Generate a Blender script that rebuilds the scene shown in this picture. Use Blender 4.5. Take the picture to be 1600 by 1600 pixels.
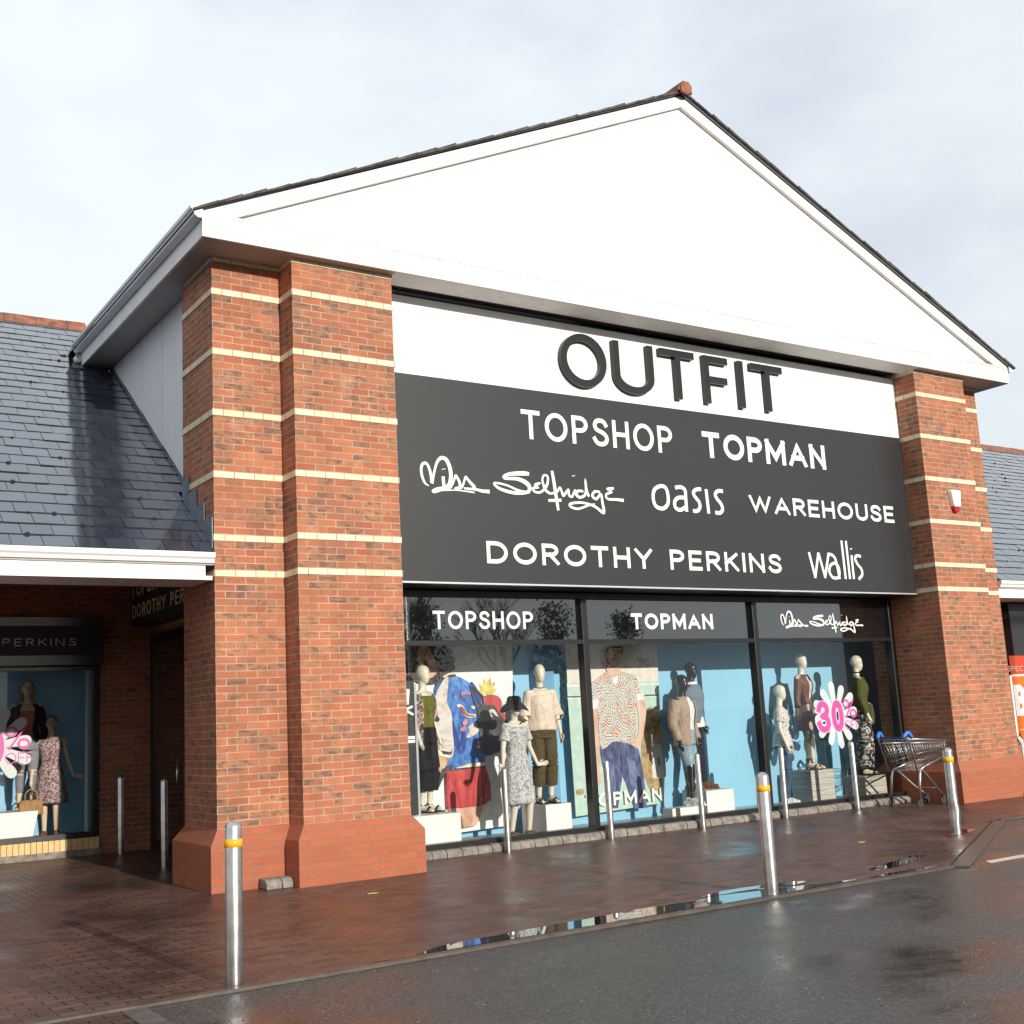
import bpy, bmesh, math, random
from math import sin, cos, pi, radians, sqrt
from mathutils import Vector, Matrix, noise as mnoise

sc = bpy.context.scene
for o in list(bpy.data.objects): bpy.data.objects.remove(o)
random.seed(7)

# ------------------------------------------------------------------ camera
CP = Vector((-5.024, -11.355, 1.561)); YAW, PIT, ROL = -0.572, 0.171, -0.049
FPX, CX, CY = 1842.5, 748.56, 805.54
fw = Vector((-sin(YAW)*cos(PIT), cos(YAW)*cos(PIT), sin(PIT)))
rt0 = Vector((cos(YAW), sin(YAW), 0)); up0 = rt0.cross(fw)
rt = rt0*cos(ROL) + up0*sin(ROL); up = -rt0*sin(ROL) + up0*cos(ROL)
cam = bpy.data.cameras.new("camera"); co = bpy.data.objects.new("camera", cam); sc.collection.objects.link(co)
m = Matrix((rt, up, -fw)).transposed().to_4x4(); m.translation = CP
co.matrix_world = m
cam.sensor_width = 36; cam.lens = 36*FPX/1600
cam.shift_x = (800-CX)/1600; cam.shift_y = (CY-800)/1600
cam.clip_start = .05; cam.clip_end = 3000
sc.camera = co
def at(u, v, y):
    d = rt*((u-CX)/FPX) - up*((v-CY)/FPX) + fw
    return CP + d*((y-CP.y)/d.y)
def atz(u, v, z):
    d = rt*((u-CX)/FPX) - up*((v-CY)/FPX) + fw
    return CP + d*((z-CP.z)/d.z)
def pj(p):
    d = Vector(p)-CP; z = d.dot(fw)
    return CX+FPX*d.dot(rt)/z, CY-FPX*d.dot(up)/z

# ------------------------------------------------------------------ light
SUN_EL, SUN_AZ = radians(15.2), radians(2.6)      # azimuth from the facade normal (-Y) towards +X
SUNDIR = Vector((sin(SUN_AZ)*cos(SUN_EL), -cos(SUN_AZ)*cos(SUN_EL), sin(SUN_EL)))
sun = bpy.data.lights.new("sun", 'SUN'); sun.energy = 4.5; sun.angle = radians(.5); sun.color = (1, .93, .82)
so = bpy.data.objects.new("sun", sun); sc.collection.objects.link(so)
so.rotation_euler = SUNDIR.to_track_quat('Z', 'Y').to_euler()
so.location = SUNDIR*60
w = bpy.data.worlds.new("World"); sc.world = w; w.use_nodes = True
nt = w.node_tree; nt.nodes.clear()
def N(nt, typ, **kw):
    n = nt.nodes.new(typ)
    for k, v in kw.items():
        if k.startswith('i_'):
            n.inputs[k[2:].replace('_', ' ')].default_value = v
        else: setattr(n, k, v)
    return n
def L(nt, a, b): nt.links.new(a, b)
def ramp(nt, fac, stops, interp='LINEAR'):
    r = nt.nodes.new('ShaderNodeValToRGB'); r.color_ramp.interpolation = interp
    e = r.color_ramp.elements
    while len(e) < len(stops): e.new(.5)
    for q, (p, c) in zip(e, stops):
        q.position = p; q.color = (c if len(c) == 4 else (*c, 1)) if isinstance(c, tuple) else (c, c, c, 1)
    if fac is not None: nt.links.new(fac, r.inputs[0])
    return r
def math_(nt, op, a, b=None, clamp=False):
    n = nt.nodes.new('ShaderNodeMath'); n.operation = op; n.use_clamp = clamp
    for i, x in enumerate((a, b)):
        if x is None: continue
        if isinstance(x, (int, float)): n.inputs[i].default_value = x
        else: nt.links.new(x, n.inputs[i])
    return n.outputs[0]
def mixc(nt, fac, a, b, typ='MIX'):
    n = nt.nodes.new('ShaderNodeMix'); n.data_type = 'RGBA'; n.blend_type = typ
    for s, x in ((0, fac), (6, a), (7, b)):
        if isinstance(x, (int, float)): n.inputs[s].default_value = x if s == 0 else (x, x, x, 1)
        elif isinstance(x, tuple): n.inputs[s].default_value = (*x, 1) if len(x) == 3 else x
        else: nt.links.new(x, n.inputs[s])
    return n.outputs[2]
sky = N(nt, 'ShaderNodeTexSky', sky_type='NISHITA', sun_disc=False, sun_elevation=SUN_EL,
        sun_rotation=math.atan2(SUNDIR.x, SUNDIR.y), air_density=1.0, dust_density=1.5, ozone_density=1.0)
tc = N(nt, 'ShaderNodeTexCoord')
mp = N(nt, 'ShaderNodeMapping'); mp.inputs['Scale'].default_value = (1.6, 1.6, 3.4); L(nt, tc.outputs['Generated'], mp.inputs[0])
no = N(nt, 'ShaderNodeTexNoise', i_Scale=1.5, i_Detail=7.0, i_Roughness=.55); L(nt, mp.outputs[0], no.inputs['Vector'])
sep = N(nt, 'ShaderNodeSeparateXYZ'); L(nt, tc.outputs['Generated'], sep.inputs[0])
# clouds facing the sun (north-ish, +Y) are bright, those round the sun side are shaded grey
side = N(nt, 'ShaderNodeMapRange'); side.interpolation_type = 'SMOOTHSTEP'
side.inputs[1].default_value = -.45; side.inputs[2].default_value = .30; side.inputs[3].default_value = .78; side.inputs[4].default_value = 1.0
dd = math_(nt, 'ADD', math_(nt, 'MULTIPLY', sep.outputs[0], -.45), math_(nt, 'MULTIPLY', sep.outputs[1], .8))
L(nt, dd, side.inputs[0])
ccol = ramp(nt, no.outputs[0], [(.30, (8.4, 9.0, 10.0)), (.47, (9.1, 9.8, 10.4)), (.62, (9.5, 10.2, 10.6))])
cc = mixc(nt, 1.0, ccol.outputs[0], side.outputs[0], 'MULTIPLY')
cover = ramp(nt, no.outputs[0], [(.28, .80), (.5, .96)])
bgc = mixc(nt, cover.outputs[0], sky.outputs[0], cc)
bg = N(nt, 'ShaderNodeBackground', i_Strength=.1); L(nt, bgc, bg.inputs[0])
ow = N(nt, 'ShaderNodeOutputWorld'); L(nt, bg.outputs[0], ow.inputs[0])
sc.view_settings.view_transform = 'Standard'; sc.view_settings.look = 'None'
sc.view_settings.exposure = 0.0; sc.view_settings.gamma = 1.0; sc.view_settings.use_curve_mapping = False
sc.cycles.max_bounces = 8; sc.cycles.transparent_max_bounces = 16
sc.cycles.caustics_reflective = False; sc.cycles.caustics_refractive = False

# ------------------------------------------------------------------ materials
def newmat(name):
    mt = bpy.data.materials.new(name); mt.use_nodes = True
    b = mt.node_tree.nodes['Principled BSDF']
    return mt, mt.node_tree, b
def setp(b, **kw):
    for k, v in kw.items(): b.inputs[k.replace('_', ' ')].default_value = v
def bump(nt, b, h, strength=.3, dist=.01):
    n = N(nt, 'ShaderNodeBump'); n.inputs['Strength'].default_value = strength; n.inputs['Distance'].default_value = dist
    L(nt, h, n.inputs['Height']); L(nt, n.outputs[0], b.inputs['Normal'])
def simple(name, col, rough=.5, metal=0., vary=.12, scale=6., spec=.5, bmp=0., bscale=60):
    mt, t, b = newmat(name)
    p = N(t, 'ShaderNodeNewGeometry')
    n = N(t, 'ShaderNodeTexNoise', i_Scale=scale, i_Detail=5.0); L(t, p.outputs['Position'], n.inputs['Vector'])
    lo = tuple(c*(1-vary) for c in col); hi = tuple(min(1, c*(1+vary)) for c in col)
    r = ramp(t, n.outputs[0], [(.3, lo), (.7, hi)]); L(t, r.outputs[0], b.inputs['Base Color'])
    setp(b, Roughness=rough, Metallic=metal); b.inputs['Specular IOR Level'].default_value = spec
    if bmp:
        n2 = N(t, 'ShaderNodeTexNoise', i_Scale=float(bscale), i_Detail=3.0); L(t, p.outputs['Position'], n2.inputs['Vector'])
        bump(t, b, n2.outputs[0], bmp, .004)
    return mt
def wallcoord(t):
    """running coordinate along a wall face (X on fronts, Y on sides) and height"""
    g = N(t, 'ShaderNodeNewGeometry'); s = N(t, 'ShaderNodeSeparateXYZ'); L(t, g.outputs['Position'], s.inputs[0])
    s2 = N(t, 'ShaderNodeSeparateXYZ'); L(t, g.outputs['True Normal'], s2.inputs[0])
    ax = math_(t, 'ABSOLUTE', s2.outputs[0]); ay = math_(t, 'ABSOLUTE', s2.outputs[1])
    sel = math_(t, 'GREATER_THAN', ax, ay)
    mx = N(t, 'ShaderNodeMix'); L(t, sel, mx.inputs[0]); L(t, s.outputs[0], mx.inputs[2]); L(t, s.outputs[1], mx.inputs[3])
    cb = N(t, 'ShaderNodeCombineXYZ'); L(t, mx.outputs[0], cb.inputs[0]); L(t, s.outputs[2], cb.inputs[1])
    return g, s, cb.outputs[0]
BANDS = [42, 47, 56, 65, 74, 83, 88]
def brick_mat(name, bands=True, plinth=True, cream=False):
    mt, t, b = newmat(name)
    g, s, uv = wallcoord(t)
    br = N(t, 'ShaderNodeTexBrick', offset=.5, squash=1.0)
    br.inputs['Color1'].default_value = (0, 0, 0, 1); br.inputs['Color2'].default_value = (1, 1, 1, 1); br.inputs['Mortar'].default_value = (.5, .5, .5, 1)
    br.inputs['Scale'].default_value = 1; br.inputs['Mortar Size'].default_value = .0062; br.inputs['Mortar Smooth'].default_value = .15
    br.inputs['Brick Width'].default_value = .225; br.inputs['Row Height'].default_value = .075
    L(t, uv, br.inputs['Vector'])
    rnd = N(t, 'ShaderNodeSeparateColor'); L(t, br.outputs['Color'], rnd.inputs[0])
    base = ramp(t, rnd.outputs[0], [(0, (.42, .12, .052)), (.2, (.48, .15, .066)), (.4, (.53, .18, .082)), (.55, (.46, .14, .066)), (.68, (.49, .20, .09)), (.80, (.46, .18, .085)), (.9, (.40, .165, .085)), (1, (.34, .15, .09))])
    # burnt dark cores on some bricks
    nz = N(t, 'ShaderNodeTexNoise', i_Scale=9.0, i_Detail=4.0); mpp = N(t, 'ShaderNodeMapping'); mpp.inputs['Scale'].default_value = (1, 1, 2.2)
    L(t, g.outputs['Position'], mpp.inputs[0]); L(t, mpp.outputs[0], nz.inputs['Vector'])
    dk = ramp(t, nz.outputs[0], [(.47, 0.), (.62, 1.)])
    gate = ramp(t, rnd.outputs[0], [(.50, 0.), (.72, .85)])
    dkf = math_(t, 'MULTIPLY', dk.outputs[0], gate.outputs[0])
    c1 = mixc(t, dkf, base.outputs[0], (.155, .085, .062))
    # slow weathering + grain
    n2 = N(t, 'ShaderNodeTexNoise', i_Scale=1.3, i_Detail=6.0); L(t, g.outputs['Position'], n2.inputs['Vector'])
    wr = ramp(t, n2.outputs[0], [(.3, .72), (.7, 1.06)]); c2 = mixc(t, 1.0, c1, wr.outputs[0], 'MULTIPLY')
    n5 = N(t, 'ShaderNodeTexNoise', i_Scale=5.0, i_Detail=5.0); L(t, g.outputs['Position'], n5.inputs['Vector'])
    w5 = ramp(t, n5.outputs[0], [(.35, (.86, .90, .92)), (.65, (1.08, 1.02, 1.0))]); c2 = mixc(t, 1.0, c2, w5.outputs[0], 'MULTIPLY')
    c2 = mixc(t, .12, c2, (.30, .17, .12))
    n3 = N(t, 'ShaderNodeTexNoise', i_Scale=70.0, i_Detail=3.0); L(t, g.outputs['Position'], n3.inputs['Vector'])
    gr = ramp(t, n3.outputs[0], [(.3, .86), (.7, 1.12)]); c3 = mixc(t, 1.0, c2, gr.outputs[0], 'MULTIPLY')
    mn = ramp(t, n5.outputs[0], [(.35, (.30, .22, .165)), (.65, (.47, .36, .27))]); mortar = mn.outputs[0]
    col = c3
    if plinth:
        low = math_(t, 'LESS_THAN', s.outputs[2], .6)
        pb = ramp(t, rnd.outputs[0], [(0, (.36, .10, .050)), (.5, (.42, .118, .056)), (1, (.37, .115, .062))])
        pb2 = mixc(t, 1.0, pb.outputs[0], gr.outputs[0], 'MULTIPLY')
        col = mixc(t, low, col, pb2)
        mort = mixc(t, low, mortar, (.25, .14, .085))
    else: mort = mortar
    if bands:
        ci = math_(t, 'FLOOR', math_(t, 'DIVIDE', math_(t, 'ADD', s.outputs[2], .0004), .075))
        acc = None
        for k in BANDS:
            e = math_(t, 'COMPARE', ci, float(k)); t.nodes[-1].inputs[2].default_value = .3
            acc = e if acc is None else math_(t, 'ADD', acc, e)
        cr = ramp(t, rnd.outputs[0], [(0, (.76, .62, .42)), (1, (.84, .70, .50))])
        cr2 = mixc(t, 1.0, cr.outputs[0], gr.outputs[0], 'MULTIPLY')
        col = mixc(t, acc, col, cr2)
    fin = mixc(t, br.outputs['Fac'], col, mort)
    if not cream:
        # lime bloom streaks
        n4 = N(t, 'ShaderNodeTexNoise', i_Scale=2.4, i_Detail=8.0, i_Roughness=.7); L(t, g.outputs['Position'], n4.inputs['Vector'])
        bl = ramp(t, n4.outputs[0], [(.60, 0.), (.76, .45)])
        blf = math_(t, 'MULTIPLY', bl.outputs[0], math_(t, 'GREATER_THAN', s.outputs[2], .6)); fin = mixc(t, blf, fin, (.60, .42, .34))
    L(t, fin, b.inputs['Base Color']); setp(b, Roughness=.85)
    hgt = math_(t, 'SUBTRACT', math_(t, 'MULTIPLY', n3.outputs[0], .35), br.outputs['Fac'])
    bump(t, b, hgt, .55, .007)
    return mt
M = {}
M['brick'] = brick_mat('brick_banded')
M['brick_plain'] = brick_mat('brick_plain', bands=False, plinth=False)
def white_paint(name, col=(.80, .79, .77), dirt=.25, rough=.45):
    mt, t, b = newmat(name)
    g = N(t, 'ShaderNodeNewGeometry')
    mp = N(t, 'ShaderNodeMapping'); mp.inputs['Scale'].default_value = (7, 7, .6); L(t, g.outputs['Position'], mp.inputs[0])
    n = N(t, 'ShaderNodeTexNoise', i_Scale=1.0, i_Detail=8.0, i_Roughness=.65); L(t, mp.outputs[0], n.inputs['Vector'])
    n2 = N(t, 'ShaderNodeTexNoise', i_Scale=.8, i_Detail=5.0); L(t, g.outputs['Position'], n2.inputs['Vector'])
    mm = math_(t, 'MULTIPLY', n.outputs[0], n2.outputs[0])
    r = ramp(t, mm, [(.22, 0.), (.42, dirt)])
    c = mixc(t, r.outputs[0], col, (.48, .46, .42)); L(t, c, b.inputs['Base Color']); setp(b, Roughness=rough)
    return mt
M['white'] = white_paint('white_board_paint')
M['fascia'] = white_paint('streaky_fascia_paint', (.72, .72, .71), .45)
M['white_dirty'] = white_paint('weathered_white_paint', (.86, .86, .86), .35)
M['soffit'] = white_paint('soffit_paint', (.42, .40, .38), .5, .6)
M['cheek'] = white_paint('cladding_paint', (.84, .85, .87), .12)
M['signwhite'] = simple('white_sign_board', (.82, .82, .80), .4, vary=.03)
M['signblack'] = simple('satin_black_board', (.024, .024, .026), .40, vary=.06, scale=.6)
M['letterblack'] = simple('black_letter_gloss', (.014, .014, .015), .28, vary=.05)
M['letterwhite'] = simple('white_letter', (.84, .84, .82), .5, vary=.02)
M['lettergold'] = simple('pale_gold_letter', (.85, .74, .48), .45, vary=.05)
M['lettergrey'] = simple('grey_letter', (.75, .75, .76), .45, vary=.05)
M['frame'] = simple('black_window_frame', (.012, .012, .013), .35, vary=.1)
M['black'] = simple('matt_black', (.01, .01, .01), .7)
M['alu'] = simple('bright_trim', (.75, .75, .76), .3, .6, vary=.05)
M['terracotta'] = simple('terracotta_ridge', (.25, .10, .06), .85, vary=.45, scale=9, bmp=.3)
M['verge'] = simple('mortar_verge', (.085, .070, .060), .9, vary=.6, scale=7, bmp=.4)
M['lead'] = simple('grey_lead', (.16, .19, .23), .45, .4, vary=.3, scale=5)
M['cream_brick'] = simple('cream_sill_brick', (.72, .50, .24), .8, vary=.15, scale=9)
M['stone'] = simple('grey_kerb_stone', (.23, .205, .18), .9, vary=.35, scale=12, bmp=.5, bscale=40)
M['blue'] = simple('blue_backdrop', (.25, .52, .70), .7, vary=.05, scale=.8)
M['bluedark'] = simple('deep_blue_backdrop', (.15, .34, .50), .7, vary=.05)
M['blueleft'] = simple('mid_blue_backdrop', (.26, .50, .66), .7, vary=.05)
M['display_floor'] = simple('pale_display_floor', (.42, .47, .48), .35, vary=.05)
M['block_white'] = simple('white_display_block', (.80, .80, .78), .4, vary=.03)
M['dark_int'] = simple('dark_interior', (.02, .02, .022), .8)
# slates
def slate():
    mt, t, b = newmat('wet_slate')
    g = N(t, 'ShaderNodeNewGeometry')
    r = ramp(t, g.outputs['Random Per Island'], [(0, (.022, .027, .040)), (.5, (.030, .037, .054)), (1, (.042, .050, .070))])
    n = N(t, 'ShaderNodeTexNoise', i_Scale=3.0, i_Detail=7.0, i_Roughness=.65); L(t, g.outputs['Position'], n.inputs['Vector'])
    wv = ramp(t, n.outputs[0], [(.3, .7), (.7, 1.25)]); c = mixc(t, 1.0, r.outputs[0], wv.outputs[0], 'MULTIPLY')
    n2 = N(t, 'ShaderNodeTexNoise', i_Scale=14.0, i_Detail=5.0); L(t, g.outputs['Position'], n2.inputs['Vector'])
    ro = ramp(t, n.outputs[0], [(.35, .10), (.65, .24)]); L(t, ro.outputs[0], b.inputs['Roughness'])
    L(t, c, b.inputs['Base Color']); bump(t, b, n2.outputs[0], .10, .006)
    b.inputs['IOR'].default_value = 1.95; b.inputs['Specular Tint'].default_value = (.66, .80, 1, 1); b.inputs['Coat Weight'].default_value = .8; b.inputs['Coat Roughness'].default_value = .07  # specular tint paints the sky's blue into the slates' reflection
    return mt
M['slate'] = slate()
M['slate_edge'] = simple('slate_edge', (.012, .012, .014), .9)
M['moss'] = simple('roof_moss', (.030, .022, .014), .95, vary=.4, scale=30)
def glass(name, tint=(.975, .985, .985), refl=1.0):
    mt = bpy.data.materials.new(name); mt.use_nodes = True; t = mt.node_tree; t.nodes.clear()
    tr = N(t, 'ShaderNodeBsdfTransparent'); tr.inputs[0].default_value = (*tint, 1)
    gl = N(t, 'ShaderNodeBsdfGlossy'); gl.inputs['Roughness'].default_value = .01; gl.inputs[0].default_value = (.95, .97, 1, 1)
    fr = N(t, 'ShaderNodeFresnel'); fr.inputs[0].default_value = 1.5
    f2 = math_(t, 'MULTIPLY', fr.outputs[0], refl, True)
    mx = N(t, 'ShaderNodeMixShader'); L(t, f2, mx.inputs[0]); L(t, tr.outputs[0], mx.inputs[1]); L(t, gl.outputs[0], mx.inputs[2])
    o = N(t, 'ShaderNodeOutputMaterial'); L(t, mx.outputs[0], o.inputs[0])
    return mt
M['glass'] = glass('shop_glass', refl=1.25)
mt, t, b = newmat('black_spandrel_glass'); setp(b, Base_Color=(.006, .007, .008, 1), Roughness=.02); b.inputs['IOR'].default_value = 1.9; b.inputs['Coat Weight'].default_value = 1.0; b.inputs['Coat IOR'].default_value = 1.75; b.inputs['Coat Roughness'].default_value = .01
M['spandrel'] = mt
def steel():
    mt, t, b = newmat('brushed_steel')
    g = N(t, 'ShaderNodeTexCoord'); mp = N(t, 'ShaderNodeMapping'); mp.inputs['Scale'].default_value = (90, 90, 2); L(t, g.outputs['Object'], mp.inputs[0])
    n = N(t, 'ShaderNodeTexNoise', i_Scale=1.0, i_Detail=4.0); L(t, mp.outputs[0], n.inputs['Vector'])
    n2 = N(t, 'ShaderNodeTexNoise', i_Scale=9.0, i_Detail=6.0); L(t, g.outputs['Object'], n2.inputs['Vector'])
    c = ramp(t, n2.outputs[0], [(.3, (.46, .44, .42)), (.65, (.68, .67, .65))])
    n3 = N(t, 'ShaderNodeTexNoise', i_Scale=22.0, i_Detail=6.0, i_Roughness=.7); g3 = N(t, 'ShaderNodeNewGeometry'); L(t, g3.outputs['Position'], n3.inputs['Vector'])
    sc3 = ramp(t, n3.outputs[0], [(.66, 0.), (.72, .75)]); s3_ = N(t, 'ShaderNodeSeparateXYZ'); L(t, g.outputs['Object'], s3_.inputs[0])
    dz = N(t, 'ShaderNodeMapRange'); dz.inputs[1].default_value = 0.; dz.inputs[2].default_value = .09; dz.inputs[3].default_value = .7; dz.inputs[4].default_value = 0.; L(t, s3_.outputs[2], dz.inputs[0])
    smu = math_(t, 'MAXIMUM', sc3.outputs[0], math_(t, 'MULTIPLY', dz.outputs[0], n2.outputs[0]))
    L(t, mixc(t, smu, c.outputs[0], (.10, .075, .06)), b.inputs['Base Color'])
    r = ramp(t, n.outputs[0], [(.3, .26), (.7, .42)]); L(t, r.outputs[0], b.inputs['Roughness']); setp(b, Metallic=1.0)
    return mt
M['steel'] = steel()
M['wire'] = simple('zinc_wire', (.62, .62, .63), .35, .9, vary=.05)
M['yellow'] = simple('yellow_reflective_band', (.85, .42, .015), .4, vary=.06)
M['trolley_blue'] = simple('blue_handle_plastic', (.03, .20, .62), .4, vary=.05)
M['navy'] = simple('navy_plastic', (.015, .025, .10), .4)
M['rubber'] = simple('dark_rubber', (.035, .035, .037), .7)
# ground
def asphalt():
    mt, t, b = newmat('wet_asphalt')
    g = N(t, 'ShaderNodeNewGeometry')
    n = N(t, 'ShaderNodeTexNoise', i_Scale=48.0, i_Detail=5.0, i_Roughness=.8); L(t, g.outputs['Position'], n.inputs['Vector'])
    mp = N(t, 'ShaderNodeMapping'); mp.inputs['Scale'].default_value = (.55, .9, 1); L(t, g.outputs['Position'], mp.inputs[0])
    n2 = N(t, 'ShaderNodeTexNoise', i_Scale=.9, i_Detail=6.0, i_Roughness=.6); L(t, mp.outputs[0], n2.inputs['Vector'])
    vo = N(t, 'ShaderNodeTexVoronoi', i_Scale=48.0); L(t, g.outputs['Position'], vo.inputs['Vector'])
    c = ramp(t, n.outputs[0], [(.33, (.016, .016, .017)), (.5, (.050, .049, .049)), (.66, (.15, .145, .14))])
    st = ramp(t, n2.outputs[0], [(.36, .50), (.47, .95), (.62, 1.15)]); c2 = mixc(t, 1.0, c.outputs[0], st.outputs[0], 'MULTIPLY')
    vw = N(t, 'ShaderNodeTexVoronoi', i_Scale=9.0); L(t, g.outputs['Position'], vw.inputs['Vector'])
    chip = math_(t, 'LESS_THAN', vw.outputs['Distance'], .055); L(t, mixc(t, chip, c2, (.5, .48, .45)), b.inputs['Base Color'])
    r = ramp(t, n2.outputs[0], [(.36, .15), (.45, .30), (.62, .50)]); L(t, r.outputs[0], b.inputs['Roughness'])
    h = math_(t, 'ADD', math_(t, 'MULTIPLY', vo.outputs['Distance'], .8), math_(t, 'MULTIPLY', n.outputs[0], .8))
    bs = ramp(t, n2.outputs[0], [(.36, .12), (.46, .42)])
    bn = N(t, 'ShaderNodeBump'); bn.inputs['Distance'].default_value = .006; L(t, bs.outputs[0], bn.inputs['Strength']); L(t, h, bn.inputs['Height']); L(t, bn.outputs[0], b.inputs['Normal'])
    b.inputs['Specular IOR Level'].default_value = .55
    return mt
M['asphalt'] = asphalt()
def paving(name, tone=1.0, bw=.2, rh=.1):
    mt, t, b = newmat(name)
    g = N(t, 'ShaderNodeNewGeometry')
    br = N(t, 'ShaderNodeTexBrick', offset=.5)
    br.inputs['Color1'].default_value = (0, 0, 0, 1); br.inputs['Color2'].default_value = (1, 1, 1, 1); br.inputs['Mortar'].default_value = (.5, .5, .5, 1)
    br.inputs['Scale'].default_value = 1; br.inputs['Mortar Size'].default_value = .0048; br.inputs['Mortar Smooth'].default_value = .4
    br.inputs['Brick Width'].default_value = bw; br.inputs['Row Height'].default_value = rh
    L(t, g.outputs['Position'], br.inputs['Vector'])
    rnd = N(t, 'ShaderNodeSeparateColor'); L(t, br.outputs['Color'], rnd.inputs[0])
    k = tone
    c = ramp(t, rnd.outputs[0], [(0, (.085*k, .046*k, .037*k)), (.35, (.125*k, .060*k, .045*k)), (.7, (.155*k, .082*k, .062*k)), (1, (.10*k, .064*k, .054*k))])
    n = N(t, 'ShaderNodeTexNoise', i_Scale=60.0, i_Detail=4.0); L(t, g.outputs['Position'], n.inputs['Vector'])
    n2 = N(t, 'ShaderNodeTexNoise', i_Scale=.75, i_Detail=7.0, i_Roughness=.6); L(t, g.outputs['Position'], n2.inputs['Vector'])
    gr = ramp(t, n.outputs[0], [(.3, .75), (.7, 1.2)]); c2 = mixc(t, 1.0, c.outputs[0], gr.outputs[0], 'MULTIPLY')
    wet = ramp(t, n2.outputs[0], [(.38, .62), (.58, 1.15)]); c3 = mixc(t, 1.0, c2, wet.outputs[0], 'MULTIPLY')
    c4 = mixc(t, br.outputs['Fac'], c3, (.014*k, .010*k, .009*k)); L(t, c4, b.inputs['Base Color'])
    r = ramp(t, n2.outputs[0], [(.36, .26), (.50, .46), (.66, .60)])
    rm = mixc(t, br.outputs['Fac'], r.outputs[0], .25); b.inputs['Specular IOR Level'].default_value = .42; L(t, rm, b.inputs['Roughness'])
    h = math_(t, 'SUBTRACT', math_(t, 'ADD', math_(t, 'MULTIPLY', n.outputs[0], .25), math_(t, 'MULTIPLY', rnd.outputs[0], .25)), br.outputs['Fac'])
    bump(t, b, h, .6, .007)
    return mt
M['paving'] = paving('red_block_paving', 1.0)
M['paving_dark'] = paving('dark_block_paving', .55)
M['kerb'] = simple('worn_kerb', (.095, .074, .060), .45, vary=.3, scale=8, bmp=.3)
M['concrete_strip'] = simple('concrete_strip', (.11, .10, .085), .5, vary=.3, scale=10, bmp=.3)
M['roadpaint'] = simple('worn_road_paint', (.62, .58, .52), .6, vary=.2, scale=20)
mt, t, b = newmat('standing_water')
setp(b, Base_Color=(.022, .015, .012, 1), Roughness=.015); b.inputs['Coat Weight'].default_value = 1.0; b.inputs['Coat Roughness'].default_value = .01
n = N(t, 'ShaderNodeTexNoise', i_Scale=6.0, i_Detail=2.0); g = N(t, 'ShaderNodeNewGeometry'); L(t, g.outputs['Position'], n.inputs['Vector']); bump(t, b, n.outputs[0], .02, .005)
M['water'] = mt
M['leaf_yellow'] = simple('fallen_leaf', (.55, .48, .12), .6)

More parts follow.
